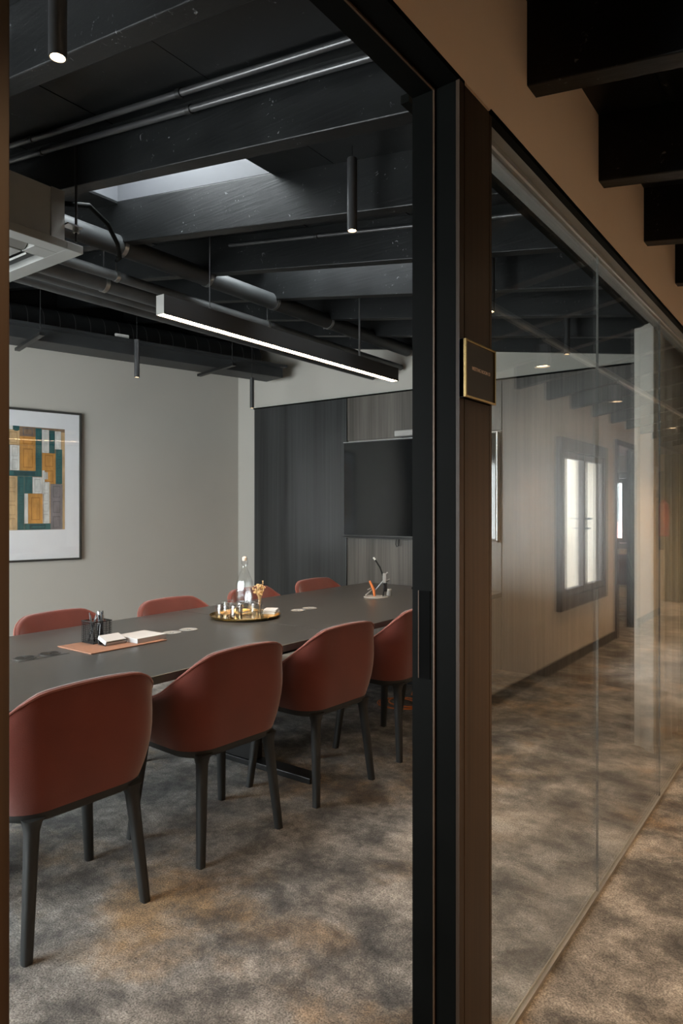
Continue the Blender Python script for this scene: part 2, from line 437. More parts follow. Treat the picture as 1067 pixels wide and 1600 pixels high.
# skylight shafts
for i, (xa, xb, y0, y1) in enumerate(sk):
    w = struct(empty('window_%d' % (i + 1), ((xa + xb) / 2, (y0 + y1) / 2, zd((xa + xb) / 2))), 'roof skylight with pale lined shaft between black beams')
    ox, oy, oz = w.location
    hi = 0.42; t = 0.02
    def sh(nm, x0, x1, ya, yb, lo, up, m):
        MB().slope(x0 - ox, x1 - ox, ya - oy, yb - oy, lambda x: zd(x + ox) - oz + lo, lambda x: zd(x + ox) - oz + up).build(nm, m, w)
    sh('shaft_side', xa - t, xb + t, y0 - t, y0, 0.0145, hi, 'shaft_paint')
    sh('shaft_side', xa - t, xb + t, y1, y1 + t, 0.0145, hi, 'shaft_paint')
    sh('shaft_side', xa - t, xa, y0, y1, 0.0145, hi, 'shaft_paint')
    sh('shaft_side', xb, xb + t, y0, y1, 0.0145, hi, 'shaft_paint')
    sh('sash', xa, xa + 0.05, y0, y1, hi - 0.06, hi - 0.01, 'white_plastic')
    sh('sash', xb - 0.05, xb, y0, y1, hi - 0.06, hi - 0.01, 'white_plastic')
    sh('sash', xa + 0.05, xb - 0.05, y0, y0 + 0.05, hi - 0.06, hi - 0.01, 'white_plastic')
    sh('sash', xa + 0.05, xb - 0.05, y1 - 0.05, y1, hi - 0.06, hi - 0.01, 'white_plastic')
    sh('pane', xa + 0.05, xb - 0.05, y0 + 0.05, y1 - 0.05, hi - 0.04, hi - 0.034, 'window_glass')

# walls
# above the partition, and the solid runs before the door and past the meeting room
struct(MB().slope(XI, XO, YN, 11.2, lambda x: ZH + 0.012, lambda x: zd(x) + 0.02).box(XI, XO, YN, 0.13, 0, ZH + 0.012).box(XI, XO, YT, 11.2, 0, ZH + 0.012)
       .build('wall_partition', 'tan_paint'), 'tan plaster bulkhead above door and glass partition')
struct(MB().slope(-5.75, XI, YT, YT + 0.15, lambda x: 0, lambda x: zd(x) + 0.02).build('wall_end', 'greige_paint'), 'greige wall behind veneer panels and screen')
a = WC + WD * 0.2; b = WC - WD * 7.2
b = WC - WD * ((5.5 - YN) / math.cos(SKEW) + 0.05)
struct(MB().prism([(a.x, a.y), (a.x - WN.x * .15, a.y - WN.y * .15), (b.x - WN.x * .15, b.y - WN.y * .15), (b.x, b.y)], 0, lambda x: zd(x) + 0.02).build('wall_left', 'greige_paint'), 'long greige painted wall hung with framed picture')
bb = WN * 0.004
struct(MB().add([(a.x + bb.x, a.y + bb.y, 2.86), (b.x + bb.x, b.y + bb.y, 2.86), (b.x, b.y, 2.86), (a.x, a.y, 2.86),
                 (a.x + bb.x, a.y + bb.y, zd(a.x)), (b.x + bb.x, b.y + bb.y, zd(b.x)), (b.x, b.y, zd(b.x)), (a.x, a.y, zd(a.x))],
                [(0, 3, 2, 1), (4, 5, 6, 7), (0, 1, 5, 4), (1, 2, 6, 5), (2, 3, 7, 6), (3, 0, 4, 7)]).build('trim_2', 'deck_black'), 'black painted band at the top of the picture wall')
# near wall with the room window
nw = MB(); wx0, wx1, wz0, wz1 = -5.7, -2.3, 0.30, 2.40
nw.slope(-7.3, wx0, YN - 0.2, YN, lambda x: 0, lambda x: zd(x) + 0.02).slope(wx1, XI, YN - 0.2, YN, lambda x: 0, lambda x: zd(x) + 0.02)
nw.box(wx0, wx1, YN - 0.2, YN, 0, wz0).slope(wx0, wx1, YN - 0.2, YN, lambda x: wz1, lambda x: zd(x) + 0.02)
nw.slope(XI, XR + 0.3, YN - 0.2, YN, lambda x: 0, lambda x: zd(x) + 0.02)
struct(nw.build('wall_near', 'greige_paint'), 'greige wall with window at near end of room')
def framed_window(name, label, cx_, cy, z0, z1, width, axis, mat='window_wood', leaves=2, depth=0.07, stile=0.075, case=0.09):
    """casement window; axis 'x' = wall runs along x, 'y' = along y. built about its own base"""
    w = struct(empty(name, (cx_, cy, z0), 0 if axis == 'x' else R(90)), label)
    H = z1 - z0; hw = width / 2
    fr = MB().box(-hw, -hw + case, -depth/2, depth/2, 0, H).box(hw - case, hw, -depth/2, depth/2, 0, H).box(-hw + case, hw - case, -depth/2, depth/2, 0, case).box(-hw + case, hw - case, -depth/2, depth/2, H - case, H)
    fr.build('casing', mat, w, bevel=0.004)
    lw = (width - 2 * case) / leaves
    for i in range(leaves):
        x0 = -hw + case + i * lw + 0.002; x1 = x0 + lw - 0.004
        lf = MB().box(x0, x0 + stile, -0.02, 0.03, case + 0.003, H - case - 0.003).box(x1 - stile, x1, -0.02, 0.03, case + 0.003, H - case - 0.003)
        lf.box(x0 + stile, x1 - stile, -0.02, 0.03, case + 0.003, case + stile).box(x0 + stile, x1 - stile, -0.02, 0.03, H - case - stile, H - case - 0.003)
        l = lf.build('casement', mat, w, bevel=0.004)
        MB().box(x0 + stile, x1 - stile, 0.002, 0.008, case + stile, H - case - stile).build('pane', 'window_glass', l)
    return w
framed_window('window_3', 'dark casement window at near end of meeting room', (wx0 + wx1) / 2, YN - 0.1, wz0, wz1, wx1 - wx0, 'x', leaves=4)

# corridor wall with window and doorway
rw = MB(); WY0, WY1, WZ0, WZ1 = 5.76, 7.03, 0.56, 1.93
DY0, DY1, DZ = 7.62, 8.33, 2.05
top = lambda x: zd(x) + 0.02
x0, x1 = XR, XR + 0.28
xt = XR + 0.07
rw.box(x0, x1, YN, WY0, 0, 2.2).box(x0, x1, WY1, 7.36, 0, 2.2).box(x0, xt, 7.36, DY0, 0, 2.2).box(x0, x1, WY0, WY1, 0, WZ0).box(x0, x1, WY0, WY1, WZ1, 2.2)
rw.box(x0, xt, DY0, DY1, DZ, 2.2).box(x0, xt, DY1, 9.64, 0, 2.2).slope(x0, x1, YN, 9.64, lambda x: 2.2, top)
struct(rw.build('wall_right', 'beige_paint'), 'beige corridor wall with casement window and doorway')
w4 = framed_window('window_4', 'dark brown double casement window with lever handle in corridor wall', XR - 0.005, (WY0 + WY1) / 2, 0.50, 1.98, WY1 - WY0 + 0.11, 'y', depth=0.09, stile=0.06, case=0.11)
h = MB().box(-0.018, 0.018, 0.03, 0.042, 0.66, 0.84).tube([(0, 0.04, 0.78), (0, 0.085, 0.78), (-0.11, 0.085, 0.78)], 0.009, 8)
h.tube([(0, 0.04, 0.69), (0, 0.07, 0.69), (-0.05, 0.07, 0.69)], 0.008, 8)
h.build('lever_handle', 'metal_black', w4, smooth=True)
struct(MB().box(XR - 0.012, XR, YN, DY0 - 0.1, 0, 0.085).box(XR - 0.012, XR, DY1 + 0.06, 9.64, 0, 0.085).build('baseboard_right', 'skirting'), 'dark skirting along the corridor wall')
struct(MB().box(XR - 0.02, XR + 0.08, DY0 - 0.1, DY0, 0, DZ + 0.06).box(XR - 0.02, XR + 0.08, DY1, DY1 + 0.06, 0, DZ + 0.06).box(XR - 0.02, XR + 0.08, DY0, DY1, DZ, DZ + 0.06).build('door_1', 'window_wood', bevel=0.003), 'dark wooden doorway casing in corridor wall')
# room beyond the doorway and the end of the corridor
fw = MB()
fw.box(XR + 0.28, 4.0, 7.35, 7.5, 0, 2.2).box(3.9, 4.05, 7.5, 11.2, 0, 2.2)
fw.box(XI, 0.8, 11.2, 11.4, 0, 2.5).box(1.9, 4.05, 11.2, 11.4, 0, 2.5).box(0.8, 1.9, 11.2, 11.4, 0, 0.75).box(0.8, 1.9, 11.2, 11.4, 1.95, 2.5)
struct(fw.build('wall_far', 'beige_paint'), 'beige walls of the room past the corridor doorway')
struct(MB().box(XR + 0.06, 4.05, 7.35, 11.4, 2.2, 2.3).slope(XR, XR + 0.35, 9.6, 11.4, lambda x: 2.2, lambda x: zd(x) + 0.1).build('ceiling_far', 'deck_black'), 'dark flat ceiling past the corridor doorway')
framed_window('window_5', 'casement window at far end looking onto rose facade', 1.35, 11.3, 0.75, 1.95, 1.1, 'x')

# partition: door frame, posts, glazing ------------------------------------
DJ0, DJ1, PE = 0.342, 1.30, 1.462
fr = struct(empty('door_2', (XG, (DJ0 + DJ1) / 2, 0)), 'black door frame with bronze beads and veneer posts')
def wp(mb, nm, mat, bevel=0.0):
    """a part given in world coordinates, re-based to the frame"""
    ox, oy, oz = fr.location
    mb.v = [(x - ox, y - oy, z - oz) for x, y, z in mb.v]
    return mb.build(nm, mat, fr, bevel=bevel)
wp(MB().box(XI - 0.002, XO - 0.001, DJ1, DJ1 + 0.03, 0, ZH), 'jamb_lining', 'frame_black')
wp(MB().box(XI - 0.002, XO - 0.001, DJ0 - 0.03, DJ0, 0, ZH), 'jamb_lining', 'frame_black')
wp(MB().box(XI - 0.002, XO + 0.001, DJ0 - 0.03, DJ1 + 0.03, ZH, ZH + 0.012), 'head_lining', 'frame_black')
wp(MB().box(-0.7125, -0.7085, DJ1 - 0.004, DJ1, 0, ZH - 0.004), 'bead', 'bronze_trim')
wp(MB().box(-0.7125, -0.7085, DJ0, DJ1, ZH - 0.004, ZH), 'bead', 'bronze_trim')
wp(MB().box(XI, -0.7125, DJ1 - 0.004, DJ1, 0, ZH - 0.004), 'door_stop', 'frame_black')
wp(MB().box(-0.746, -0.7185, DJ1 - 0.0055, DJ1 - 0.004, 0.995, 1.185), 'strike_plate', 'screen_edge2')
wp(MB().box(-0.7475, -0.746, DJ1 - 0.006, DJ1 - 0.004, 0.995, 1.185), 'strike_edge', 'bronze_trim')
wp(MB().box(XI, XO + 0.002, DJ1 + 0.03, DJ1 + 0.036, 0, ZH - 0.004), 'shadow_gap', 'frame_black')
wp(MB().box(XO - 0.004, XO + 0.004, DJ1 - 0.001, DJ1 + 0.02, 0, ZH), 'corner_trim', 'veneer_post')
wp(MB().box(XI, XO + 0.004, DJ1 + 0.024, PE - 0.014, 0, ZH), 'veneer_post', 'veneer_post', 0.001)
wp(MB().box(XI, XO - 0.004, PE - 0.014, PE - 0.006, 0, ZH), 'shadow_gap', 'frame_black')
wp(MB().box(XI, XO + 0.001, PE - 0.006, PE + 0.006, 0, ZH), 'edge_trim', 'veneer_post')
wp(MB().box(XI, XO + 0.004, 0.13, DJ0 - 0.032, 0, ZH).box(XO, XO + 0.004, DJ0 - 0.032, DJ0 - 0.0005, 0, ZH), 'veneer_post', 'veneer_post', 0.001)
# glazing
gz = struct(empty('window_6', (XG, 3.48, 0)), 'frameless glass partition between corridor and meeting room')
def gp(mb, nm, mat, bevel=0.0):
    ox, oy, oz = gz.location
    mb.v = [(x - ox, y - oy, z - oz) for x, y, z in mb.v]
    return mb.build(nm, mat, gz, bevel=bevel)
seams = [PE + 0.006, 2.482, 3.486, 4.49, YT]
for i in range(4):
    gp(MB().box(XG - 0.005, XG + 0.005, seams[i] + 0.0009, seams[i + 1] - 0.0009, 0.010, ZH - 0.002), 'pane', 'clear_glass')
for y in seams[1:4]:
    gp(MB().box(XG - 0.004, XG + 0.004, y - 0.0005, y + 0.0005, 0.010, ZH - 0.002), 'seam', 'seam_sealant')
gp(MB().box(XG - 0.009, XG - 0.0055, PE, YT, 0, 0.012).box(XG + 0.0055, XG + 0.009, PE, YT, 0, 0.012).box(XG - 0.0055, XG + 0.0055, PE, YT, 0, 0.009), 'bottom_channel', 'aluminium')
gp(MB().box(XG - 0.012, XG - 0.0055, PE, YT, ZH - 0.012, ZH + 0.01).box(XG + 0.0055, XG + 0.012, PE, YT, ZH - 0.012, ZH + 0.01), 'top_channel', 'aluminium')
gp(MB().box(XI, XO - 0.016, PE, YT, ZH, ZH + 0.012), 'soffit', 'unit_grey')
gp(MB().box(XO - 0.016, XO + 0.003, PE, YT, ZH, ZH + 0.014), 'edge_trim', 'frame_black')

# veneer panels on the end wall
pnl = struct(empty('trim_1', (-3.0, YT, 0)), 'dark wood veneer panelling on the end wall')
def pp(mb, nm, mat, bevel=0.0):
    ox, oy, oz = pnl.location
    mb.v = [(x - ox, y - oy, z - oz) for x, y, z in mb.v]
    return mb.build(nm, mat, pnl, bevel=bevel)
PT = 2.465; PYF = YT - 0.03
pp(MB().box(-5.225, -3.975, PYF, YT, 0.0, PT), 'door_panel', 'veneer_door', 0.002)
pp(MB().box(-3.965, -2.35, PYF + 0.004, YT, 2.04, PT), 'upper_panel', 'veneer_dark', 0.002)
pp(MB().box(-3.965, -2.35, PYF + 0.004, YT, 0.0, 1.09), 'lower_panel', 'veneer_dark', 0.002)
pp(MB().box(-3.965, -2.35, PYF + 0.012, YT, 1.095, 2.035), 'screen_panel', 'veneer_dark')
pp(MB().box(-2.344, XI, PYF + 0.004, YT, 0.0, PT), 'side_panel', 'veneer_dark', 0.002)
pp(MB().box(-5.235, XI, PYF - 0.006, YT, PT, PT + 0.012), 'cap_strip', 'frame_black')
pp(MB().box(-3.975, -3.965, PYF + 0.016, YT, 0.0, PT), 'shadow_gap', 'frame_black')

# outdoors
tag(MB().box(7.0, 10.0, 2.0, 10.5, -6, 3.2).build('building', 'facade_pale'), 'pale rendered building opposite the corridor window', 'building')
bl = tag(empty('building', (0.5, 15.5, -6)), 'rose and white facade with ochre window frame beyond the far window', 'building')
MB().box(-3, 8, 0, 3, 0, 7.1).build('lower_wall', 'facade_rose', bl); MB().box(-3, 8, 0, 3, 7.1, 15).build('upper_wall', 'facade_pale', bl)
for wx in (0.4, 2.4, 4.4):
    f = MB().box(wx, wx + 1.1, -0.04, 0, 7.5, 9.4).build('window', 'facade_ochre', bl); MB().box(wx + .12, wx + .98, -0.05, -0.04, 7.62, 9.28).build('pane', 'screen_black', f)
rl = tag(empty('balcony_railing', (1.05, 6.4, 0.1)), 'grey metal balcony railing outside corridor window', 'railing')
MB().tube([(0, -0.9, 1.0), (0, 0.9, 1.0)], 0.02, 8).build('top_rail', 'rail_grey', rl, smooth=True)
MB().tube([(0, -0.9, 0.08), (0, 0.9, 0.08)], 0.014, 8).build('bottom_rail', 'rail_grey', rl, smooth=True)
bar0 = None
for i in range(15):
    y = -0.84 + i * 0.12
    if bar0 is None: bar0 = MB().tube([(0, 0, 0.08), (0, 0, 1.0)], 0.01, 8).build('baluster', 'rail_grey', rl, (0, y, 0), smooth=True)
    else:
        c = bar0.copy(); COL.objects.link(c); c.location = (0, y, 0)
tag(MB().box(XR + 0.28, 1.25, 5.2, 7.3, -0.1, 0.08).build('balcony_slab', 'facade_pale'), 'pale balcony slab outside corridor window', 'balcony')

# ================================================================== TABLE
TX0, TX1, TY0, TY1, TZ = -3.30, -2.07, 0.75, 4.83, 0.74
tb = tag(empty('meeting_table', ((TX0 + TX1) / 2, (TY0 + TY1) / 2, 0)), 'long black stained oak meeting table on black T-shaped feet', 'table')
hw = (TX1 - TX0) / 2; hl = (TY1 - TY0) / 2
MB().box(-hw, hw, -hl, -0.0009, TZ - 0.032, TZ).build('tabletop', 'table_oak', tb, bevel=0.002)
MB().box(-hw, hw, 0.0009, hl, TZ - 0.032, TZ).build('tabletop', 'table_oak', tb, bevel=0.002)
MB().box(-0.28, 0.28, -hl + 0.12, hl - 0.12, TZ - 0.092, TZ - 0.032).build('apron', 'metal_black', tb)
for y in (-1.85, -0.12, 1.85):
    MB().box(-0.16, 0.16, y - 0.035, y + 0.035, 0.03, TZ - 0.092).build('leg', 'metal_black', tb, bevel=0.003)
    MB().box(-0.555, 0.555, y - 0.045, y + 0.045, 0.0, 0.03).build('foot', 'metal_black', tb, bevel=0.003)

# ================================================================== CHAIRS
def u_path(hw, xb, xf, r, n):
    pts = []
    L1 = xf - (xb + r); L2 = math.pi / 2 * r; L3 = 2 * (hw - r); tot = 2 * L1 + 2 * L2 + L3
    for i in range(n):
        d = tot * i / (n - 1)
        if d < L1: p = (xf - d, -hw)
        elif d < L1 + L2:
            a = (d - L1) / r; p = (xb + r - r * math.sin(a), -hw + r - r * math.cos(a))
        elif d < L1 + L2 + L3: p = (xb, -hw + r + (d - L1 - L2))
        elif d < L1 + 2 * L2 + L3:
            a = (d - L1 - L2 - L3) / r; p = (xb + r - r * math.cos(a), hw - r + r * math.sin(a))
        else: p = (xb + r + (d - L1 - 2 * L2 - L3), hw)
        pts.append((Vector((p[0], p[1])), d - tot / 2))
    return pts
def smooth01(t): t = max(0, min(1, t)); return t * t * (3 - 2 * t)
def make_chair(name, upholstery, legm):
    t = empty(name)
    n = 45; th = 0.030
    topP = u_path(0.290, -0.225, 0.20, 0.13, n); botP = u_path(0.250, -0.200, 0.19, 0.12, n)
    mb = MB(); rings = []; pip = []
    for i in range(n):
        T, d = topP[i]; B, _ = botP[i]
        ta = (topP[min(i + 1, n - 1)][0] - topP[max(i - 1, 0)][0]).normalized()
        inn = Vector((ta.y, -ta.x))
        if inn.dot(Vector((0.0, 0.0)) - (T - Vector((0.05, 0)))) < 0: inn = -inn
        ad = abs(d)
        zt = 0.815 - 0.010 * min(1, ad / 0.2) ** 2 - 0.165 * smooth01((ad - 0.155) / 0.31) - 0.035 * max(0, (ad - 0.42) / 0.2)
        zbm = 0.432
        ring = []
        for j in range(8):
            v = j / 7
            e = v ** 0.8
            P = B.lerp(T, e) - inn * (0.016 * math.sin(math.pi * min(1, v * 1.1)) if v < 0.9 else 0)
            ring.append((P.x, P.y, zbm + (zt - th / 2 - zbm) * v))
        Pt = Vector(ring[-1])
        for k in range(1, 5):
            aa = math.pi * k / 5
            off = inn * (th / 2 * (1 - math.cos(aa)))
            ring.append((Pt.x + off.x, Pt.y + off.y, Pt.z + th / 2 * math.sin(aa)))
        for j in range(6):
            v = 1 - j / 5
            e = v ** 0.8
            P = B.lerp(T, e) + inn * (th + 0.02 * math.sin(math.pi * v) * (1 if ad < 0.3 else 0.4))
            ring.append((P.x, P.y, 0.445 + (zt - th / 2 - 0.445) * v))
        rings.append(ring)
        q = Vector(ring[8]); pip.append((q.x - inn.x * 0.002, q.y - inn.y * 0.002, q.z + 0.001))
    m = len(rings[0])
    vs = [p for r_ in rings for p in r_]; fs = []
    for i in range(n - 1):
        for j in range(m - 1):
            fs.append((i*m+j, (i+1)*m+j, (i+1)*m+j+1, i*m+j+1))
        fs.append((i*m+m-1, (i+1)*m+m-1, (i+1)*m, i*m))
    fs.append(tuple(range(m))); fs.append(tuple((n-1)*m + j for j in range(m))[::-1])
    mb.add(vs, fs)
    sh = mb.build('shell', upholstery, t, smooth=True, angle=60)
    MB().tube(pip, 0.0042, 6).build('piping', 'chair_piping', sh, smooth=True)
    # seat cushion
    outline = [(p.x, p.y) for p, _ in u_path(0.240, -0.185, 0.215, 0.12, 40)]
    outline += [(0.232, 0.16), (0.238, 0.0), (0.232, -0.16)]
    cu = MB(); prof = [(0.93, 0.430), (0.985, 0.440), (1.0, 0.452), (0.985, 0.468), (0.94, 0.478), (0.6, 0.482)]
    vs = []; k = len(outline)
    for s_, z in prof: vs += [(x * s_, y * s_, z) for x, y in outline]
    fs = [(i*k+j, i*k+(j+1)%k, (i+1)*k+(j+1)%k, (i+1)*k+j) for i in range(len(prof)-1) for j in range(k)]
    fs.append(tuple(range(k))[::-1]); fs.append(tuple((len(prof)-1)*k + j for j in range(k)))
    cu.add(vs, fs).build('seat', upholstery, t, smooth=True, angle=60)
    # black carrier rim
    rim = MB(); o2 = [(p.x, p.y) for p, _ in u_path(0.246, -0.199, 0.20, 0.12, 40)]
    k = len(o2); vs = []
    for s_, z in [(0.93, 0.400), (0.985, 0.408), (1.0, 0.420), (1.0, 0.433)]: vs += [(x * s_, y * s_, z) for x, y in o2]
    fs = [(i*k+j, i*k+(j+1)%k, (i+1)*k+(j+1)%k, (i+1)*k+j) for i in range(3) for j in range(k)]
    fs.append(tuple(range(k))[::-1]); fs.append(tuple(3*k + j for j in range(k)))
    rim.add(vs, fs).build('seat_frame', legm, t, smooth=True)
    for sx, sy in ((-1, -1), (-1, 1), (1, -1), (1, 1)):
        if sx < 0: a_, b_ = (-0.170, 0.175 * sy), (-0.205, 0.210 * sy)
        else: a_, b_ = (0.165, 0.205 * sy), (0.205, 0.245 * sy)
        lg = MB(); vs = []; fs = []
        sec = [(0.0, 0.0150), (0.10, 0.0162), (0.30, 0.0185), (0.375, 0.020), (0.40, 0.025), (0.418, 0.034)]
        shape = [(1, .62), (.62, 1), (-.62, 1), (-1, .62), (-1, -.62), (-.62, -1), (.62, -1), (1, -.62)]
        for z, r_ in sec:
            f = z / 0.418; cx_ = b_[0] + (a_[0] - b_[0]) * f; cy = b_[1] + (a_[1] - b_[1]) * f
            vs += [(cx_ + u_ * r_ * 1.05, cy + w_ * r_, z) for u_, w_ in shape]
        for i in range(len(sec) - 1):
            for j in range(8): fs.append((i*8+j, i*8+(j+1)%8, (i+1)*8+(j+1)%8, (i+1)*8+j))
        fs.append(tuple(range(8))[::-1]); fs.append(tuple((len(sec)-1)*8 + j for j in range(8)))
        lg.add(vs, fs).build('leg', legm, t, smooth=True, angle=50)
    return t
ch0 = make_chair('armchair', 'chair_red', 'chair_leg')
spots = []
near = ['terracotta upholstered armchair facing the desk mat side, beside the glass door opening',
        'terracotta upholstered armchair with its back to the door, in front of the leather desk mat',
        'terracotta upholstered armchair with its back to the door, in front of the brass tray',
        'terracotta upholstered armchair beside the coiled orange cable, past the brass tray',
        'terracotta upholstered armchair on the glass partition side, closest to the screen wall']
far = ['terracotta armchair on the picture wall side, directly behind the mesh pen holder',
       'terracotta armchair on the picture wall side, between pen holder and brass tray',
       'terracotta armchair on the picture wall side, behind the water bottle',
       'terracotta armchair on the picture wall side, closest to the screen wall']
near[0] = 'terracotta armchair closest to the door, its back to the glass partition'
for lab, y, dx, dr in zip(near, (1.304, 1.993, 2.668, 3.365, 4.06), (0.0, 0.006, 0.03, 0.035, 0.03), (-2, -3, -3, -1, 0)):
    spots.append((lab, (-2.172 + dx, y, 0), math.pi + R(dr)))
for lab, y, dx, dr in zip(far, (2.08, 2.80, 3.53, 4.27), (-0.03, 0.02, 0.02, 0.0), (3, -2, 2, -2)):
    spots.append((lab, (-3.215 + dx, y, 0), R(dr)))
for i, (lab, loc, rz) in enumerate(spots):
    c = ch0 if i == 0 else copy_tree(ch0)
    c.location = loc; c.rotation_euler = (0, 0, rz)
    tag(c, lab, 'chair', 'armchairs around the meeting table')
fc = make_chair('armchair', 'chair_red', 'chair_leg_oak')
fc.location = (0.86, 9.1, 0); fc.rotation_euler = (0, 0, R(80))
tag(fc, 'terracotta armchair with pale oak legs in the room past the doorway', 'chair')

# ================================================================== CEILING FITTINGS
# linear pendant
ba = tag(empty('linear_pendant', (-2.68, 3.225, 2.31)), 'long black linear pendant lamp glowing warm along its underside', 'lamp')
LH = 1.075
MB().box(-0.028, -0.024, -LH, LH, 0, 0.095).box(0.024, 0.028, -LH, LH, 0, 0.095).box(-0.024, 0.024, -LH, LH, 0.091, 0.095).box(-0.024, 0.024, -LH, LH, 0.010, 0.014).build('housing', 'bar_shell', ba)
MB().box(-0.0285, 0.0285, -LH - 0.003, -LH, 0, 0.0955).build('end_cap', 'aluminium', ba, bevel=0.001)
MB().box(-0.0285, 0.0285, LH, LH + 0.003, 0, 0.0955).build('end_cap', 'bar_shell', ba, bevel=0.001)
MB().box(-0.0235, 0.0235, -LH + 0.002, LH - 0.002, 0.002, 0.008).build('diffuser', 'bar_glow', ba)
for y in (-0.755, 0.615):
    MB().tube([(0, y, 0.095), (0, y, zd(-2.68) - 2.31)], 0.0022 if y < 0 else 0.007, 6).build('suspension_cable', 'steel', ba, smooth=True)
    MB().tube([(0, y, 0.095), (0, y, 0.115)], 0.006, 8).build('cable_gripper', 'steel', ba, smooth=True)
# cylinder pendants
def pendant(x, y, z, lab, power):
    t = tag(empty('cylinder_pendant', (x, y, z)), lab, 'lamp', 'slim black cylinder pendants')
    MB().lathe([(0.0165, 0.012), (0.0165, 0.0), (0.020, 0.0), (0.020, 0.285), (0.0185, 0.287)], 24, capb=False).build('shade', 'pendant_black', t, smooth=True)
    MB().lathe([(0.0163, 0.008), (0.0163, 0.011)], 24).build('bulb', 'lamp_glow', t)
    MB().tube([(0, 0, 0.287), (0, 0, zd(x) - z)], 0.0016, 6).build('cord', 'metal_black', t, smooth=True)
    spot(t, (0, 0, -0.004), power, 75, 0.8, r=0.016)
P = 3
pendant(-1.43, 0.86, 2.38, 'black cylinder pendant hanging closest to the door', P)
pendant(-1.57, 2.20, 2.464, 'black cylinder pendant beside the skylight, over the chairs near the glass', P)
pendant(-1.54, 3.45, 2.43, 'black cylinder pendant behind the dark door post', P)
pendant(-1.54, 4.70, 2.43, 'black cylinder pendant seen through the glass near the screen wall', P)
pendant(-4.34, 3.26, 2.37, 'dark cylinder pendant in front of the spiral duct, nearer the framed picture', P)
pendant(-4.50, 4.68, 2.32, 'dark cylinder pendant in front of the end of the spiral duct, by the panelling', P)
pendant(-4.34, 1.85, 2.37, 'dark cylinder pendant before the framed picture', P)

for x, y, lab in ((1.0, 8.9, 'added fill spotlight brightening the oak-legged armchair'), (1.6, 10.2, 'added fill spotlight before the far window')):
    t = tag(empty('fill_spotlight', (x, y, 2.08)), lab, 'lamp')  # unseen lamps, added to brighten the room past the doorway
    MB().lathe([(0.031, 0.014), (0.031, 0.0), (0.037, 0.0), (0.037, 0.12)], 24, capb=False).build('shade', 'pendant_black', t, smooth=True)
    MB().lathe([(0.0308, 0.009), (0.0308, 0.013)], 24).build('bulb', 'lamp_glow', t)
    spot(t, (0, 0, -0.004), 60, 120, 0.8)
# corridor track and spots
tr = tag(empty('lighting_track', (-0.10, 4.0, 2.285)), 'slim pale metal lighting track running along the corridor ceiling', 'track')
MB().box(-0.010, 0.010, -4.6, 5.6, 0, 0.026).build('rail', 'aluminium', tr)
for y in (-3.5, -1.5, 0.5, 2.5, 4.5):
    MB().tube([(0, y, 0.026), (0, y, zd(-0.1) - 2.285)], 0.004, 6).build('drop_rod', 'metal_black', tr)
for y, lab in ((0.62, 'black track spotlight by the door'), (2.12, 'black track spotlight outside the first glass pane'), (3.6, 'black track spotlight before the corridor window'),
               (5.07, 'black track spotlight beside the corridor window'), (7.02, 'black track spotlight just past the corridor window'), (8.9, 'black track spotlight near the olive curtain')):
    t = tag(empty('track_spotlight', (-0.10, y, 2.13)), lab, 'lamp', 'track spotlights in the corridor')
    MB().lathe([(0.031, 0.014), (0.031, 0.0), (0.037, 0.0), (0.037, 0.115), (0.033, 0.12)], 24, capb=False).build('shade', 'pendant_black', t, smooth=True)
    MB().lathe([(0.0308, 0.009), (0.0308, 0.013)], 24).build('bulb', 'lamp_glow', t)
    MB().tube([(0, 0, 0.12), (0, 0, 0.157)], 0.008, 8).build('stem', 'pendant_black', t)
    spot(t, (0, 0, -0.004), 44, 128, 1.0, r=0.03)

# air-conditioning cassette under the beams
ac = tag(empty('ceiling_cassette', (-3.09, 1.215, 2.45)), 'grey four-way air-conditioning cassette hung under the black beams', 'air conditioner')
MB().box(-0.42, 0.42, -0.42, 0.42, 0.035, 0.262).build('body', 'unit_grey', ac, bevel=0.004)
MB().box(0.42, 0.424, -0.42, 0.42, 0.035, 0.05).box(0.42, 0.424, 0.36, 0.42, 0.05, 0.262).build('corner_bracket', 'aluminium', ac)
pa = MB()
q = 0.475; v0, v1 = 0.30, 0.40; g = 0.255
pa.box(-q, q, v1, q, 0, 0.034).box(-q, q, -q, -v1, 0, 0.034).box(v1, q, -v1, v1, 0, 0.034).box(-q, -v1, -v1, v1, 0, 0.034)
pa.box(-v1, -v0 + 0, v0, v1, 0, 0.034).box(v0, v1, v0, v1, 0, 0.034).box(-v1, -v0, -v1, -v0, 0, 0.034).box(v0, v1, -v1, -v0, 0, 0.034)
pa.box(-v0, v0, g, v0, 0, 0.034).box(-v0, v0, -v0, -g, 0, 0.034).box(g, v0, -g, g, 0, 0.034).box(-v0, -g, -g, g, 0, 0.034)
pnlo = pa.build('fascia', 'unit_grey', ac, bevel=0.002)
for ax in range(4):
    a_ = ax * math.pi / 2
    c_, s_ = math.cos(a_), math.sin(a_)
    MB().obox((c_ * 0.35, s_ * 0.35, 0.02), (-s_, c_, 0), (c_, s_, 0.7), (-c_ * 0.7, -s_ * 0.7, 1), 0.295, 0.035, 0.004).build('vane', 'unit_grey', ac)
MB().box(-v1, v1, -v1, v1, 0.030, 0.034).build('plenum', 'unit_dark', ac)
for i in range(17):
    x = -0.24 + i * 0.03
    MB().box(x - 0.008, x + 0.008, -g, g, 0.004, 0.022).build('grille_slat', 'unit_grey', ac)
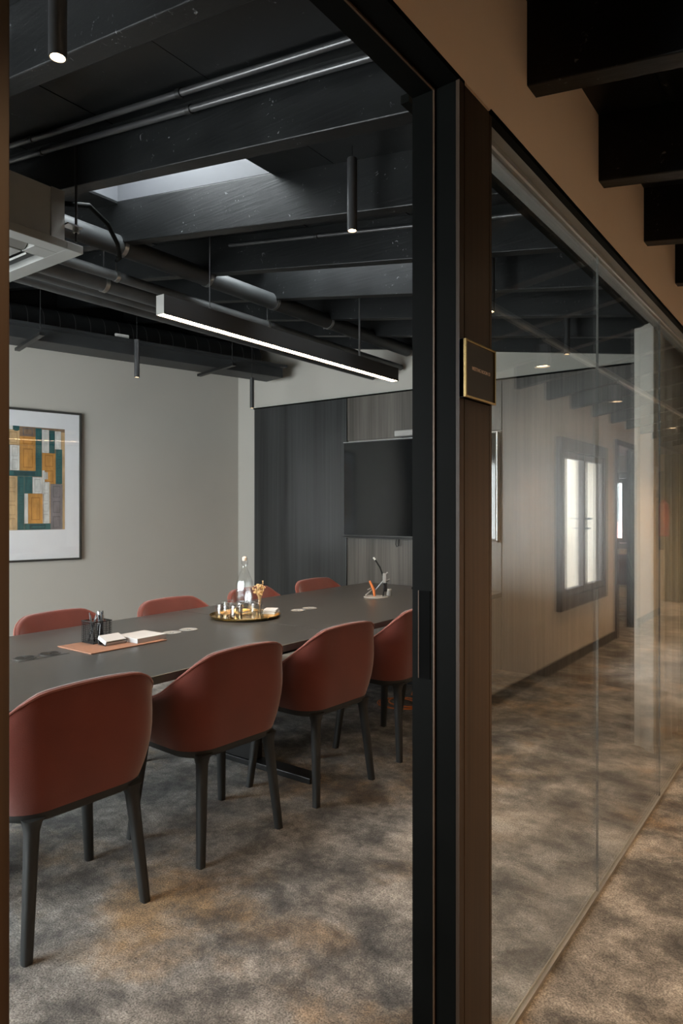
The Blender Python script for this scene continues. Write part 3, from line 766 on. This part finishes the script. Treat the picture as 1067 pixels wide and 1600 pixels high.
for x, y in ((0.40, 0.47), (0.40, -0.45)):
    MB().box(x, x + 0.05, y - 0.05, y + 0.02, 0.12, 0.126).build('bracket', 'steel', ac)
    MB().tube([(x + 0.03, y, 0.06), (x + 0.03, y, zb(-2.66) - 2.45 + 0.19)], 0.006, 8).build('hanger_rod', 'metal_black', ac)
    MB().lathe([(0.014, 0.10), (0.014, 0.118)], 6, (x + 0.03, y, 0)).build('nut', 'steel', ac)
tag(MB().tube([(-2.72, 1.645, 2.68), (-2.74, 1.80, 2.73), (-2.82, 1.95, 2.72), (-2.95, 2.10, 2.70), (-3.10, 2.22, 2.70), (-3.24, 2.30, 2.74)], 0.011, 10).build('drain_hose', 'frame_black', smooth=True), 'black corrugated drain hose behind the ceiling cassette', 'hose')

# pipes running along the room
def pipe(x, z, r, y0, y1, lab, mat='pipe_grey', collars=()):
    t = tag(empty('service_pipe', (x, y0, z)), lab, 'pipe', 'service pipes under the beams')
    MB().tube([(0, 0, 0), (0, y1 - y0, 0)], r, 18).build('run', mat, t, smooth=True)
    for y in collars:
        MB().tube([(0, y - y0 - 0.012, 0), (0, y - y0 + 0.012, 0)], r + 0.004, 18).build('clamp', 'steel', t, smooth=True)
        MB().tube([(0, y - y0, r), (0, y - y0, zb(x) - z)], 0.004, 6).build('hanger_rod', 'steel', t)
pipe(-3.33, 2.685, 0.028, 1.72, 5.44, 'slim grey pipe nearest the linear pendant', collars=(2.36, 3.62))
pipe(-3.425, 2.660, 0.047, 1.72, 5.44, 'thick insulated grey pipe with clamp', collars=(2.345,))
pipe(-3.54, 2.648, 0.034, 1.72, 5.44, 'mid-size grey pipe beside the thick insulated pipe')
pipe(-3.64, 2.634, 0.031, 1.72, 5.44, 'outermost grey pipe beside the spiral duct')
pipe(-3.26, 2.835, 0.055, 1.72, 5.44, 'thick black pipe clipped up against the beams', 'duct_black', collars=(2.345, 2.98, 3.61, 4.24))

# spiral duct and boxed carrier, parallel to the picture wall
DE = Vector((-4.80, 5.33, 0))
def dpt(k, off=0.0, z=0.0):
    p = DE - WD * k + WN * off
    return Vector((p.x, p.y, z))
base = dpt(0, 0, 2.72)
du = tag(empty('spiral_duct', tuple(dpt(0.05, -0.33, 2.80))), 'fat black spiral-seam ventilation duct along the picture wall', 'duct')
MB().tube([Vector((0, 0, 0.158)), -WD * 6.1 + Vector((0, 0, 0.158))], 0.158, 36).build('run', 'duct_black', du, smooth=True)
ring0 = None
for i in range(46):
    p = -WD * (0.09 + i * 0.132)
    if ring0 is None:
        ring0 = MB().tube([-WD * 0.003, WD * 0.003], 0.1597, 36).build('seam_ring', 'duct_seam', du, tuple(p + Vector((0, 0, 0.158))))
    else:
        c = ring0.copy(); COL.objects.link(c); c.location = tuple(p + Vector((0, 0, 0.158)))
bx = tag(empty('boxed_carrier', tuple(base)), 'long black boxed carrier under the spiral duct', 'carrier')
MB().obox(-WD * 3.1 + Vector((0, 0, 0.06)), WD, WN, (0, 0, 1), 3.1, 0.15, 0.06).build('casing', 'duct_black', bx, bevel=0.004)
MB().obox(-WD * 3.1 + WN * 0.19 + Vector((0, 0, 0.105)), WD, WN, (0, 0, 1), 3.1, 0.04, 0.012).build('lip', 'duct_black', bx)
for k in (0.75, 2.45):
    c_ = -WD * k
    MB().obox(c_ + WN * 0.1 + Vector((0, 0, -0.012)), WN, WD, (0, 0, 1), 0.34, 0.02, 0.012).build('bracket', 'metal_black', bx)
    p = c_ + WN * 0.40
    MB().tube([p + Vector((0, 0, -0.012)), p + Vector((0, 0, zb(base.x) - 2.72 - 0.03))], 0.004, 6).build('hanger_rod', 'metal_black', bx)
jb = dpt(1.72, 0.19, 2.856)
tag(MB().obox(jb, WD, WN, (0, 0, 1), 0.06, 0.012, 0.018).build('junction_box', 'white_plastic', bevel=0.004), 'small white junction box on the black carrier', 'junction box')

# conduits on the beams
def conduit(y, dz, r, x0, x1, lab, clips):
    t = tag(empty('conduit', (x0, y, zd(x0) - dz)), lab, 'conduit', 'black conduits along the beams')
    dx = x1 - x0
    MB().tube([(0, 0, 0), (dx, 0, -SL * dx)], r, 12).build('run', 'pendant_black', t, smooth=True)
    for f in clips:
        c_ = Vector((dx * f, 0, -SL * dx * f)); ax = Vector((1, 0, -SL)).normalized()
        MB().tube([c_ - ax * 0.012, c_ + ax * 0.012], r + 0.004, 12).build('clip', 'metal_black', t, smooth=True)
conduit(1.605, 0.016, 0.012, -3.4, XI, 'upper black conduit clipped under the ceiling deck', (0.2, 0.57))
conduit(1.650, 0.052, 0.012, -3.4, XI, 'lower black conduit clipped beside the scuffed beam', (0.2, 0.57))
conduit(2.925, 0.06, 0.010, -3.0, XI, 'thin black conduit on the beam past the skylight', (0.3, 0.72))

# ================================================================== PICTURE
PW, PZ0, PZ1 = 2.0, 0.887, 2.283
pr = Vector((-5.91, 3.791, 0))
px = empty('framed_picture', (pr.x, pr.y, PZ0), 0)
# local frame: x along wall (towards the corner), y = into room is -y after rotation
px.rotation_euler = (0, 0, math.atan2(WD.y, WD.x))
tag(px, 'large framed collage print of old doors and shutters with white mount', 'picture')
PH = PZ1 - PZ0; fwid = 0.018; dp = 0.035     # local: x = WD, y = left of WD = away from room -> room side is -y
MB().box(-PW, 0, -dp, -0.002, 0, fwid).box(-PW, 0, -dp, -0.002, PH - fwid, PH).box(-fwid, 0, -dp, -0.002, fwid, PH - fwid).box(-PW, -PW + fwid, -dp, -0.002, fwid, PH - fwid).build('frame', 'picture_frame', px, bevel=0.001)
MB().box(-PW + fwid, -fwid, -0.014, -0.004, fwid, PH - fwid).build('mount', 'mat_board', px)
inks = ['teal', 'white', 'pale', 'orange', 'pine', 'mauve', 'umber', 'dteal', 'dorange', 'dmauve', 'dpine']
rects = [(62,235,120,275,'white'),(120,235,182,290,'teal'),(62,275,182,415,'pine'),(182,240,334,330,'umber'),(182,330,334,415,'orange'),(182,415,338,655,'orange'),
 (332,245,395,705,'teal'),(62,415,92,655,'teal'),(92,418,182,655,'white'),(395,255,465,478,'white'),(465,258,522,480,'teal'),(522,262,584,440,'white'),(584,268,622,1215,'pine'),
 (395,478,530,775,'orange'),(530,435,597,775,'teal'),(62,655,395,708,'teal'),(62,708,162,1215,'pine'),(162,708,226,1215,'teal'),(226,708,304,870,'teal'),(304,712,397,870,'white'),
 (397,645,470,1155,'white'),(470,645,480,1155,'pine'),(226,870,262,1155,'white'),(262,870,404,1155,'orange'),(226,1155,480,1215,'teal'),(478,775,600,1215,'mauve'),(404,870,412,1155,'umber')]
darker = dict(teal='dteal', white='pale', pine='dpine', orange='dorange', mauve='dmauve', umber='dmauve')
art = MB(); L0 = -0.0146; lay = 0
def artrect(x0, y0, x1, y1, ink, dpth):
    art.cur = inks.index(ink)
    f = lambda x: -0.152 - (622 - x) * 0.000909
    gz_ = lambda y: 2.109 - (y - 250) * 0.000966 - PZ0
    a_, b_ = max(f(x0), -PW + 0.15), f(x1)
    if b_ <= a_: return
    art.quad((a_, dpth, gz_(y1)), (b_, dpth, gz_(y1)), (b_, dpth, gz_(y0)), (a_, dpth, gz_(y0)))
artrect(-1260, 238, 622, 1215, 'umber', L0)
swap = dict(teal='orange', orange='teal', white='pine', pine='white', mauve='umber', umber='mauve')
for sh_ in range(3):
    for ri, (x0, y0, x1, y1, ink) in enumerate(rects):
        ik = ink if sh_ % 2 == 0 else swap[ink]
        X0, X1 = x0 - 560 * sh_, x1 - 560 * sh_
        artrect(X0 + 1.5, y0 + 1.5, X1 - 1.5, y1 - 1.5, ik, L0 - 0.0004 - ri * 0.00003)
        w_, h_ = X1 - X0, y1 - y0
        if w_ > 45 and h_ > 45:
            n_ = max(1, round(h_ / max(90, w_ * 1.4)))
            for i in range(n_):
                ya = y0 + h_ * (i + 0.12) / n_; yb_ = y0 + h_ * (i + 0.88) / n_
                artrect(X0 + w_ * 0.2, ya, X1 - w_ * 0.2, yb_, darker[ik], L0 - 0.0014)
                artrect(X0 + w_ * 0.26, ya + w_ * 0.07, X1 - w_ * 0.24, yb_ - w_ * 0.05, ik, L0 - 0.0017)
art.build('print', ['ink_' + i for i in inks], px)
MB().box(-PW + fwid, -fwid, -0.026, -0.024, fwid, PH - fwid).build('glazing', 'picture_glass', px)

# ================================================================== SCREEN
tv = tag(empty('wall_screen', (-3.165, PYF + 0.012, 1.10)), 'large flat black screen mounted on the veneer panelling', 'television')
MB().box(-0.80, 0.80, -0.075, -0.03, 0.0, 0.918).build('housing', 'screen_edge', tv, bevel=0.003)
MB().box(-0.30, 0.30, -0.03, 0.0, 0.2, 0.7).build('wall_mount', 'metal_black', tv)
MB().box(-0.79, 0.79, -0.0775, -0.075, 0.018, 0.908).build('display', 'screen_black', tv)
MB().box(0.80, 0.806, -0.077, -0.03, 0.0, 0.918).box(-0.80, 0.806, -0.0775, -0.07, 0.918, 0.922).build('edge_strip', 'silver_edge', tv)
MB().box(-0.81, 0.81, -0.085, -0.03, -0.014, -0.001).build('bottom_bar', 'screen_edge', tv, bevel=0.002)
vb = tag(empty('video_bar', (-3.10, PYF - 0.03, 2.022)), 'grey camera bar sitting on top of the black screen', 'camera')
MB().box(-0.27, 0.27, -0.05, 0.03, 0.018, 0.075).build('body', 'grey_plastic', vb, bevel=0.01)
MB().box(-0.2, 0.2, -0.03, 0.02, 0.0, 0.018).build('clamp', 'metal_black', vb)
MB().lathe([(0.02, 0), (0.02, 0.006)], 20).build('lens', 'screen_black', vb, (0.0, -0.05, 0.046), rot=(R(90), 0, 0))
tag(MB().tube([(-3.38, PYF - 0.02, 1.085), (-3.385, PYF - 0.025, 1.04), (-3.375, PYF - 0.025, 1.015), (-3.355, PYF - 0.025, 1.025), (-3.35, PYF - 0.02, 1.085)], 0.004, 6).build('screen_cable', 'metal_black', smooth=True), 'black cable loop hanging below the screen', 'cable')

# ================================================================== SIGN
sg = tag(empty('room_sign', (XO + 0.005, 1.3715, 1.657)), 'dark room sign in a brass frame on the veneer post', 'sign')
SW, SHh = 0.0755, 0.061
MB().box(0, 0.010, -SW, SW, -SHh, SHh).build('backing', 'metal_black', sg)
MB().box(0.0, 0.016, -SW, -SW + 0.0045, -SHh, SHh).box(0.0, 0.016, SW - 0.0045, SW, -SHh, SHh).box(0.0, 0.016, -SW + 0.0045, SW - 0.0045, -SHh, -SHh + 0.0045).box(0.0, 0.016, -SW + 0.0045, SW - 0.0045, SHh - 0.0045, SHh).build('frame', 'brass', sg, bevel=0.0006)
MB().box(0.010, 0.012, -SW + 0.0045, SW - 0.0045, -SHh + 0.0045, SHh - 0.0045).build('plate', 'sign_face', sg)
def text_part(txt, size, parent, loc, rot, mat, name='lettering'):
    cu = bpy.data.curves.new(name, 'FONT'); cu.body = txt; cu.size = size; cu.align_x = 'CENTER'; cu.align_y = 'CENTER'; cu.extrude = 0.0003
    cu.offset = size * 0.018
    to = bpy.data.objects.new(name, cu); COL.objects.link(to)
    dg = bpy.context.evaluated_depsgraph_get(); me = bpy.data.meshes.new_from_object(to.evaluated_get(dg))
    bpy.data.objects.remove(to); bpy.data.curves.remove(cu)
    me.materials.clear(); me.materials.append(MATS[mat])
    o = bpy.data.objects.new(name, me); COL.objects.link(o); o.parent = parent; o.location = loc; o.rotation_euler = rot
    return o
text_part('MEETING ROOM 03', 0.0105, sg, (0.0124, 0.006, 0.004), (R(90), 0, R(90)), 'sign_text')

# ================================================================== CURTAINS
def curtain(name, lab, pts, z0, z1, mat, thick=0.003):
    vs = []; fs = []
    rows = 6
    for i, (x, y) in enumerate(pts):
        for j in range(rows):
            f = j / (rows - 1)
            vs.append((x, y, z0 + (z1 - z0) * f))
    for i in range(len(pts) - 1):
        for j in range(rows - 1): fs.append((i*rows+j, (i+1)*rows+j, (i+1)*rows+j+1, i*rows+j+1))
    o = MB().add(vs, fs).build(name, mat, smooth=True, angle=80)
    md = o.modifiers.new('thickness', 'SOLIDIFY'); md.thickness = thick
    return tag(o, lab, 'curtain')
pts = []
y = 4.10
for i in range(150):
    f = i / 149
    ph = f * 2 * math.pi * 8.5 - 0.9
    pts.append((-0.905 + 0.078 * math.sin(ph + 3.3) * (1 - 0.1 * math.sin(f * 17)), 4.10 + f * 1.3 + 0.035 * math.sin(2 * ph)))
curtain('sheer_curtain', 'off-white pleated curtain gathered inside the glass partition', pts, 0.012, 2.40, 'sheer_white')
ct = tag(empty('curtain_track', (-0.905, 3.4, 2.40)), 'slim curtain track inside the glass partition', 'track')
MB().box(-0.012, 0.012, -1.9, 2.05, 0.0, 0.022).build('rail', 'frame_black', ct)
for y in (-1.7, -0.45, 0.8, 2.0):
    MB().tube([(0, y, 0.022), (0, y, zd(-0.905) - 2.40)], 0.004, 6).build('drop_rod', 'metal_black', ct)
pts = []
for i in range(220):
    f = i / 219
    pts.append((-0.6 + f * 1.35, 10.95 + 0.05 * math.sin(f * 2 * math.pi * 15) + 0.01 * math.sin(f * 50)))
curtain('olive_curtain', 'olive green pleated curtain across the corridor end', pts, 0.012, 2.18, 'olive_cloth')
ex = tag(empty('fire_extinguisher', (XR - 0.085, 9.5, 1.02)), 'red fire extinguisher hung at the end of the corridor wall', 'extinguisher')
MB().lathe([(0.05, 0), (0.065, 0.012), (0.068, 0.04), (0.068, 0.36), (0.055, 0.42), (0.025, 0.445), (0.02, 0.47)], 24).build('cylinder', 'extinguisher_red', ex, smooth=True)
MB().lathe([(0.022, 0.47), (0.022, 0.51)], 12).box(-0.015, 0.09, -0.01, 0.01, 0.50, 0.515).box(-0.015, 0.08, -0.01, 0.01, 0.53, 0.54).build('valve', 'metal_black', ex)
MB().tube([(0.0, 0.02, 0.49), (0.0, 0.08, 0.46), (0.0, 0.095, 0.3), (0.0, 0.085, 0.12)], 0.010, 8).build('hose', 'metal_black', ex, smooth=True)
MB().box(0.06, 0.085, -0.03, 0.03, 0.15, 0.45).build('bracket', 'steel', ex)
tag(MB().box(XR - 0.006, XR, 9.36, 9.6, 1.62, 1.92).build('safety_sign', 'white_plastic'), 'pale wall sign above the fire extinguisher', 'sign')

# ================================================================== ON THE TABLE
def socket_pair(x, y, lab, plate, ang=0.0):
    t = tag(empty('table_socket', (x, y, TZ), ang), lab, 'socket', 'flush power sockets in the table')
    if plate: MB().box(-0.055, 0.055, -0.115, 0.115, 0.0, 0.0012).build('plate', 'table_oak', t)
    for s_ in (-1, 1):
        y_ = 0.055 * s_
        r_ = MB().lathe([(0.046, 0.0012), (0.046, 0.003), (0.038, 0.0035), (0.036, 0.0022)], 28, (0, y_, 0), capt=False).build('ring', 'pendant_black' if plate else 'grey_plastic', t, smooth=True)
        MB().lathe([(0.036, 0.0013), (0.036, 0.0022)], 28, (0, y_, 0)).build('insert', 'metal_black' if plate else 'grey_plastic', r_)
        for dx in (-0.009, 0.009):
            MB().lathe([(0.004, 0.0022), (0.004, 0.0027)], 10, (dx, y_, 0)).build('pin_hole', 'screen_black', r_)
socket_pair(-2.76, 1.567, 'black flush double socket beside the leather desk mat, towards the door', True)
socket_pair(-2.732, 2.318, 'flush double socket between the notepad and the brass tray', False)
socket_pair(-2.715, 3.285, 'flush double socket past the brass tray', False)

# leather mat with pen holder, notepads, cards
MZ = TZ + 0.005
MC = Vector((-2.728, 1.92)); MA = R(-1)
def mpt(u, v): return Vector((MC.x + u * math.cos(MA) - v * math.sin(MA), MC.y + u * math.sin(MA) + v * math.cos(MA)))
tag(MB().box(-0.133, 0.133, -0.20, 0.20, 0, 0.005).build('desk_mat', 'leather_tan', None, (MC.x, MC.y, TZ), bevel=0.0015, rot=(0, 0, MA)), 'tan leather desk mat on the black table', 'mat')
c_ = mpt(-0.082, -0.035)
ph = tag(empty('pen_holder', (c_.x, c_.y, MZ), MA), 'black wire mesh pen holder on the leather mat', 'pen holder')
hwp = 0.047; hp = 0.10
MB().box(-hwp, hwp, -hwp, hwp, 0, 0.002).build('base', 'metal_black', ph)
mw = MB()
for i in range(11):
    q = -hwp + 2 * hwp * i / 10
    for sgn in (-1, 1):
        mw.box(q - 0.0007, q + 0.0007, sgn * hwp - 0.0006, sgn * hwp + 0.0006, 0.002, hp); mw.box(sgn * hwp - 0.0006, sgn * hwp + 0.0006, q - 0.0007, q + 0.0007, 0.002, hp)
for j in range(12):
    z = 0.004 + (hp - 0.006) * j / 11
    for sgn in (-1, 1):
        mw.box(-hwp, hwp, sgn * hwp - 0.0006, sgn * hwp + 0.0006, z - 0.0007, z + 0.0007); mw.box(sgn * hwp - 0.0006, sgn * hwp + 0.0006, -hwp, hwp, z - 0.0007, z + 0.0007)
mw.build('mesh_wall', 'metal_black', ph)
rim = MB()
for sgn in (-1, 1):
    rim.box(-hwp - 0.002, hwp + 0.002, sgn * hwp - 0.002, sgn * hwp + 0.002, hp - 0.002, hp + 0.002); rim.box(sgn * hwp - 0.002, sgn * hwp + 0.002, -hwp + 0.002, hwp - 0.002, hp - 0.002, hp + 0.002)
rim.build('rim', 'metal_black', ph)
for i in range(9):
    bx_, by_ = random.uniform(-0.03, 0.03), random.uniform(-0.03, 0.03)
    tx_, ty_ = bx_ * 0.5 + random.uniform(-0.028, 0.028), by_ * 0.5 + random.uniform(-0.028, 0.028)
    pe = tag(empty('pen', (c_.x + bx_, c_.y + by_, MZ + 0.003)), 'black ballpoint pen standing in the mesh holder', 'pen', 'pens in the mesh holder')
    d_ = Vector((tx_ - bx_, ty_ - by_, 0.14)); d_.normalize()
    MB().tube([d_ * 0.0, d_ * 0.012, d_ * 0.125], [0.0012, 0.0042, 0.0042], 8).build('barrel', 'pen_black', pe, smooth=True)
    MB().tube([d_ * 0.125, d_ * 0.138], 0.0026, 8).build('button', 'pen_black' if i % 3 else 'steel', pe, smooth=True)
    side = Vector((d_.z, 0, -d_.x)).normalized()
    MB().obox(d_ * 0.108 + side * 0.0055, d_, side, d_.cross(side), 0.017, 0.0012, 0.0016).build('clip', 'steel', pe)
def block(name, lab, cat, uv, size, h_, z, ang=0.0, mat='white_paper'):
    p_ = mpt(*uv)
    o = empty(name, (p_.x, p_.y, z), MA + ang); tag(o, lab, cat)
    MB().box(-size[0]/2, size[0]/2, -size[1]/2, size[1]/2, 0, h_).build('page_block', mat, o, bevel=0.001)
    MB().box(-size[0]/2, size[0]/2, -size[1]/2, size[1]/2, h_, h_ + 0.0012).build('top_sheet', 'white_paper', o)
    return o
block('notepad', 'thick white notepad on the leather desk mat', 'notepad', (0.022, 0.135), (0.165, 0.17), 0.020, MZ, R(2))
p_ = mpt(0.014, -0.018)
chd = tag(empty('card_holder', (p_.x, p_.y, MZ), MA), 'black wire holder leaning small white cards, on the leather mat', 'holder')
MB().tube([(0.032, -0.055, 0.002), (0.036, -0.055, 0.016), (0.036, 0.055, 0.016), (0.032, 0.055, 0.002)], 0.002, 6).build('front_wire', 'metal_black', chd)
MB().tube([(-0.03, -0.05, 0.002), (-0.036, -0.05, 0.03), (-0.036, 0.05, 0.03), (-0.03, 0.05, 0.002)], 0.002, 6).build('back_wire', 'metal_black', chd)
MB().tube([(0.032, -0.055, 0.002), (-0.03, -0.05, 0.002), (-0.03, 0.05, 0.002), (0.032, 0.055, 0.002)], 0.002, 6).build('base_wire', 'metal_black', chd)
cd = tag(empty('note_cards', (p_.x, p_.y, MZ + 0.004), MA), 'stack of small white note cards in the wire holder', 'cards')
MB().obox((0.0, 0, 0.018), (1, 0, -0.35), (0, 1, 0), (0.35, 0, 1), 0.032, 0.052, 0.009).build('card_stack', 'white_paper', cd)

# brass tray
TC = Vector((-2.80, 2.855))
tray = tag(empty('round_tray', (TC.x, TC.y, TZ)), 'round brass tray holding bottle and tumblers', 'tray')
MB().lathe([(0.17, 0.0), (0.195, 0.004), (0.205, 0.018), (0.203, 0.019), (0.192, 0.007), (0.168, 0.004)], 56).build('dish', 'brass', tray, smooth=True)
TT = TZ + 0.0042
rgt = Vector((math.cos(YAW), math.sin(YAW))); fwd2 = Vector((-math.sin(YAW), math.cos(YAW)))
def tp(u, v): return TC + rgt * u + fwd2 * v
bp = tp(-0.02, 0.112)
bo = tag(empty('water_bottle', (bp.x, bp.y, TT), R(20)), 'tall clear square glass swing-top bottle of water', 'bottle')
def sq(r_, k_): # rounded-square ring
    return [((abs(math.cos(a)) ** k_) * math.copysign(1, math.cos(a)) * r_, (abs(math.sin(a)) ** k_) * math.copysign(1, math.sin(a)) * r_) for a in [2 * math.pi * i / 32 for i in range(32)]]
def sqloft(prof, nm, mat, parent):
    vs = []; fs = []; k = 32
    for r_, z, kk in prof: vs += [(x, y, z) for x, y in sq(r_, kk)]
    for i in range(len(prof) - 1):
        for j in range(k): fs.append((i*k+j, i*k+(j+1)%k, (i+1)*k+(j+1)%k, (i+1)*k+j))
    fs.append(tuple(range(k))[::-1]); fs.append(tuple((len(prof)-1)*k + j for j in range(k)))
    return MB().add(vs, fs).build(nm, mat, parent, smooth=True, angle=50)
sqloft([(0.040, 0.0, 0.55), (0.044, 0.006, 0.5), (0.044, 0.185, 0.5), (0.040, 0.200, 0.6), (0.022, 0.255, 1.0), (0.0155, 0.262, 1.0), (0.0145, 0.30, 1.0), (0.0165, 0.302, 1.0), (0.0165, 0.312, 1.0)], 'glass_body', 'tumbler_glass', bo)
sqloft([(0.037, 0.006, 0.55), (0.040, 0.010, 0.5), (0.040, 0.183, 0.5), (0.037, 0.197, 0.6)], 'water', 'window_glass', bo)
MB().lathe([(0.010, 0.312), (0.014, 0.316), (0.014, 0.332), (0.008, 0.338)], 16).build('stopper', 'cork', bo, smooth=True)
MB().tube([(0.016, 0, 0.285), (0.022, 0, 0.30), (0.019, 0, 0.33), (0, 0, 0.338), (-0.019, 0, 0.33), (-0.022, 0, 0.30), (-0.016, 0, 0.285)], 0.0015, 6).build('wire_bail', 'steel', bo, smooth=True)
tum = None
for (u_, v_), lab in (((-0.120, -0.065), 'outermost clear tumbler on the brass tray, away from the flowers'), ((-0.033, -0.118), 'clear upturned tumbler in front of the water bottle'), ((-0.108, 0.05), 'clear tumbler behind the outermost tumbler on the tray'),
             ((-0.018, 0.012), 'clear tumbler right beside the water bottle'), ((0.066, -0.025), 'clear upturned tumbler in front of the dried flowers')):
    p_ = tp(u_, v_)
    if tum is None:
        tum = empty('tumbler')
        MB().lathe([(0.0395, 0.0), (0.0385, 0.075), (0.036, 0.083), (0.030, 0.085)], 28, capb=False, capt=True).build('bowl', 'tumbler_glass', tum, smooth=True)
        MB().lathe([(0.0365, 0.0), (0.0352, 0.068), (0.030, 0.070)], 28, capb=False, capt=True).build('inner_face', 'tumbler_glass', tum, smooth=True)
        MB().lathe([(0.0365, 0.0), (0.0395, 0.0), (0.0395, 0.002), (0.0365, 0.002), (0.0365, 0.0)], 28, capb=False, capt=False).build('rim', 'tumbler_glass', tum, smooth=True)
        t = tum
    else: t = copy_tree(tum)
    t.location = (p_.x, p_.y, TT); tag(t, lab, 'glass', 'clear tumblers on the brass tray')
p_ = tp(0.072, 0.105)
vz = tag(empty('bud_vase', (p_.x, p_.y, TT)), 'tiny glass bud vase of dried straw-coloured flowers', 'vase')
MB().lathe([(0.016, 0), (0.018, 0.01), (0.018, 0.06), (0.013, 0.075), (0.013, 0.09)], 20, capt=False).build('vase', 'tumbler_glass', vz, smooth=True)
fl = MB()
for i in range(26):
    a = random.uniform(0, 6.28); rr_ = random.uniform(0.004, 0.034); hh = random.uniform(0.125, 0.185)
    e = Vector((rr_ * math.cos(a), rr_ * math.sin(a), hh))
    fl.tube([(0, 0, 0.02), (e.x * 0.35, e.y * 0.35, 0.10), e], 0.0009, 4)
    for k in range(3):
        fl.lathe([(0.0008, -0.005), (0.0048, -0.001), (0.0042, 0.003), (0.001, 0.005)], 6, tuple(e + Vector((random.uniform(-.008, .008), random.uniform(-.008, .008), random.uniform(-.02, .006)))))
tag(fl.build('dried_sprigs', 'straw', vz), kind='stuff')
p_ = tp(0.148, 0.02)
for i, lab in enumerate(('folded white napkin at the bottom of the tray stack', 'folded white napkin on top of the tray stack')):
    o = MB().box(-0.038, 0.038, -0.045, 0.045, 0, 0.013).build('napkin', 'white_paper', None, (p_.x, p_.y, TT + 0.014 + i * 0.0135), bevel=0.004, rot=(0, 0, R(25 + i * 6)))
    tag(o, lab, 'napkin')
o = MB().box(-0.034, 0.034, -0.04, 0.04, 0, 0.0135).build('coaster_block', 'straw', None, (p_.x, p_.y, TT), bevel=0.002, rot=(0, 0, R(25)))
tag(o, 'straw-coloured coaster block under the napkins', 'coaster')

# cable hub
HC = Vector((-2.69, 4.06))
hub = tag(empty('cable_hub', (HC.x, HC.y, TZ)), 'round table cable port with connectors sticking up', 'cable port')
MB().lathe([(0.085, 0), (0.085, 0.004), (0.078, 0.006), (0.06, 0.006)], 36).build('flange', 'grey_plastic', hub, smooth=True)
MB().lathe([(0.02, 0.0), (0.02, 0.045), (0.016, 0.05)], 16, (0.03, 0.125, 0)).build('socket_post', 'grey_plastic', hub, smooth=True)
def hp_(u, v, z): q = rgt * u + fwd2 * v; return Vector((q.x, q.y, z))
MB().tube([hp_(0.05, 0.0, 0.006), hp_(0.06, 0, 0.07), hp_(0.055, 0.0, 0.14), hp_(0.03, 0, 0.21), hp_(-0.005, 0, 0.265)], 0.005, 8).build('gooseneck', 'pen_black', hub, smooth=True)
MB().tube([hp_(-0.005, 0, 0.265), hp_(-0.018, 0, 0.282)], 0.0065, 8).build('tip', 'white_plastic', hub, smooth=True)
MB().obox(hp_(0.06, -0.01, 0.135), (0, 0, 1), (rgt.x, rgt.y, 0), (fwd2.x, fwd2.y, 0), 0.034, 0.012, 0.006).build('connector', 'grey_plastic', hub, bevel=0.002)
MB().obox(hp_(0.065, -0.01, 0.07), (0, 0, 1), (rgt.x, rgt.y, 0), (fwd2.x, fwd2.y, 0), 0.03, 0.014, 0.008).build('connector', 'pen_black', hub, bevel=0.002)
MB().tube([hp_(-0.01, 0, 0.006), hp_(-0.015, 0, 0.05), hp_(-0.045, 0, 0.115)], [0.008, 0.011, 0.007], 8).build('orange_plug', 'orange_cable', hub, smooth=True)
for (ua, za, ub, zb_) in ((-0.075, 0.012, -0.03, 0.05), (-0.06, 0.05, -0.035, 0.065), (-0.02, 0.03, 0.055, 0.115), (0.075, 0.11, 0.10, 0.125), (0.07, 0.16, 0.085, 0.175)):
    MB().tube([hp_(ua, 0.01, za), hp_(ub, 0.01, zb_)], 0.0055, 8).build('plug', 'steel' if ua < 0 else 'grey_plastic', hub, smooth=True)
ph2 = tag(empty('conference_phone', (-2.62, 4.68, TZ)), 'flat black tabletop controller at the screen end of the table', 'controller')
MB().box(-0.11, 0.11, -0.06, 0.06, 0, 0.018).build('body', 'pen_black', ph2, bevel=0.005)
MB().box(-0.03, 0.09, -0.05, 0.05, 0.018, 0.03).build('keypad', 'grey_plastic', ph2, bevel=0.003)

# orange cable coil on the floor
cp = []
for i in range(70):
    a = i * 0.3; r_ = 0.14 + 0.03 * math.sin(i * 0.21)
    cp.append((-2.5 + r_ * math.cos(a) + 0.001 * i, 4.05 + r_ * 0.9 * math.sin(a), 0.006 + 0.0006 * i))
cp += [(-2.45, 4.2, 0.12), (-2.48, 4.25, 0.35), (-2.55, 4.25, 0.6)]
tag(MB().tube(cp, 0.005, 6).build('floor_cable', 'orange_cable', smooth=True), 'coiled orange cable hanging from the table to the carpet', 'cable')
bpy.context.view_layer.update()
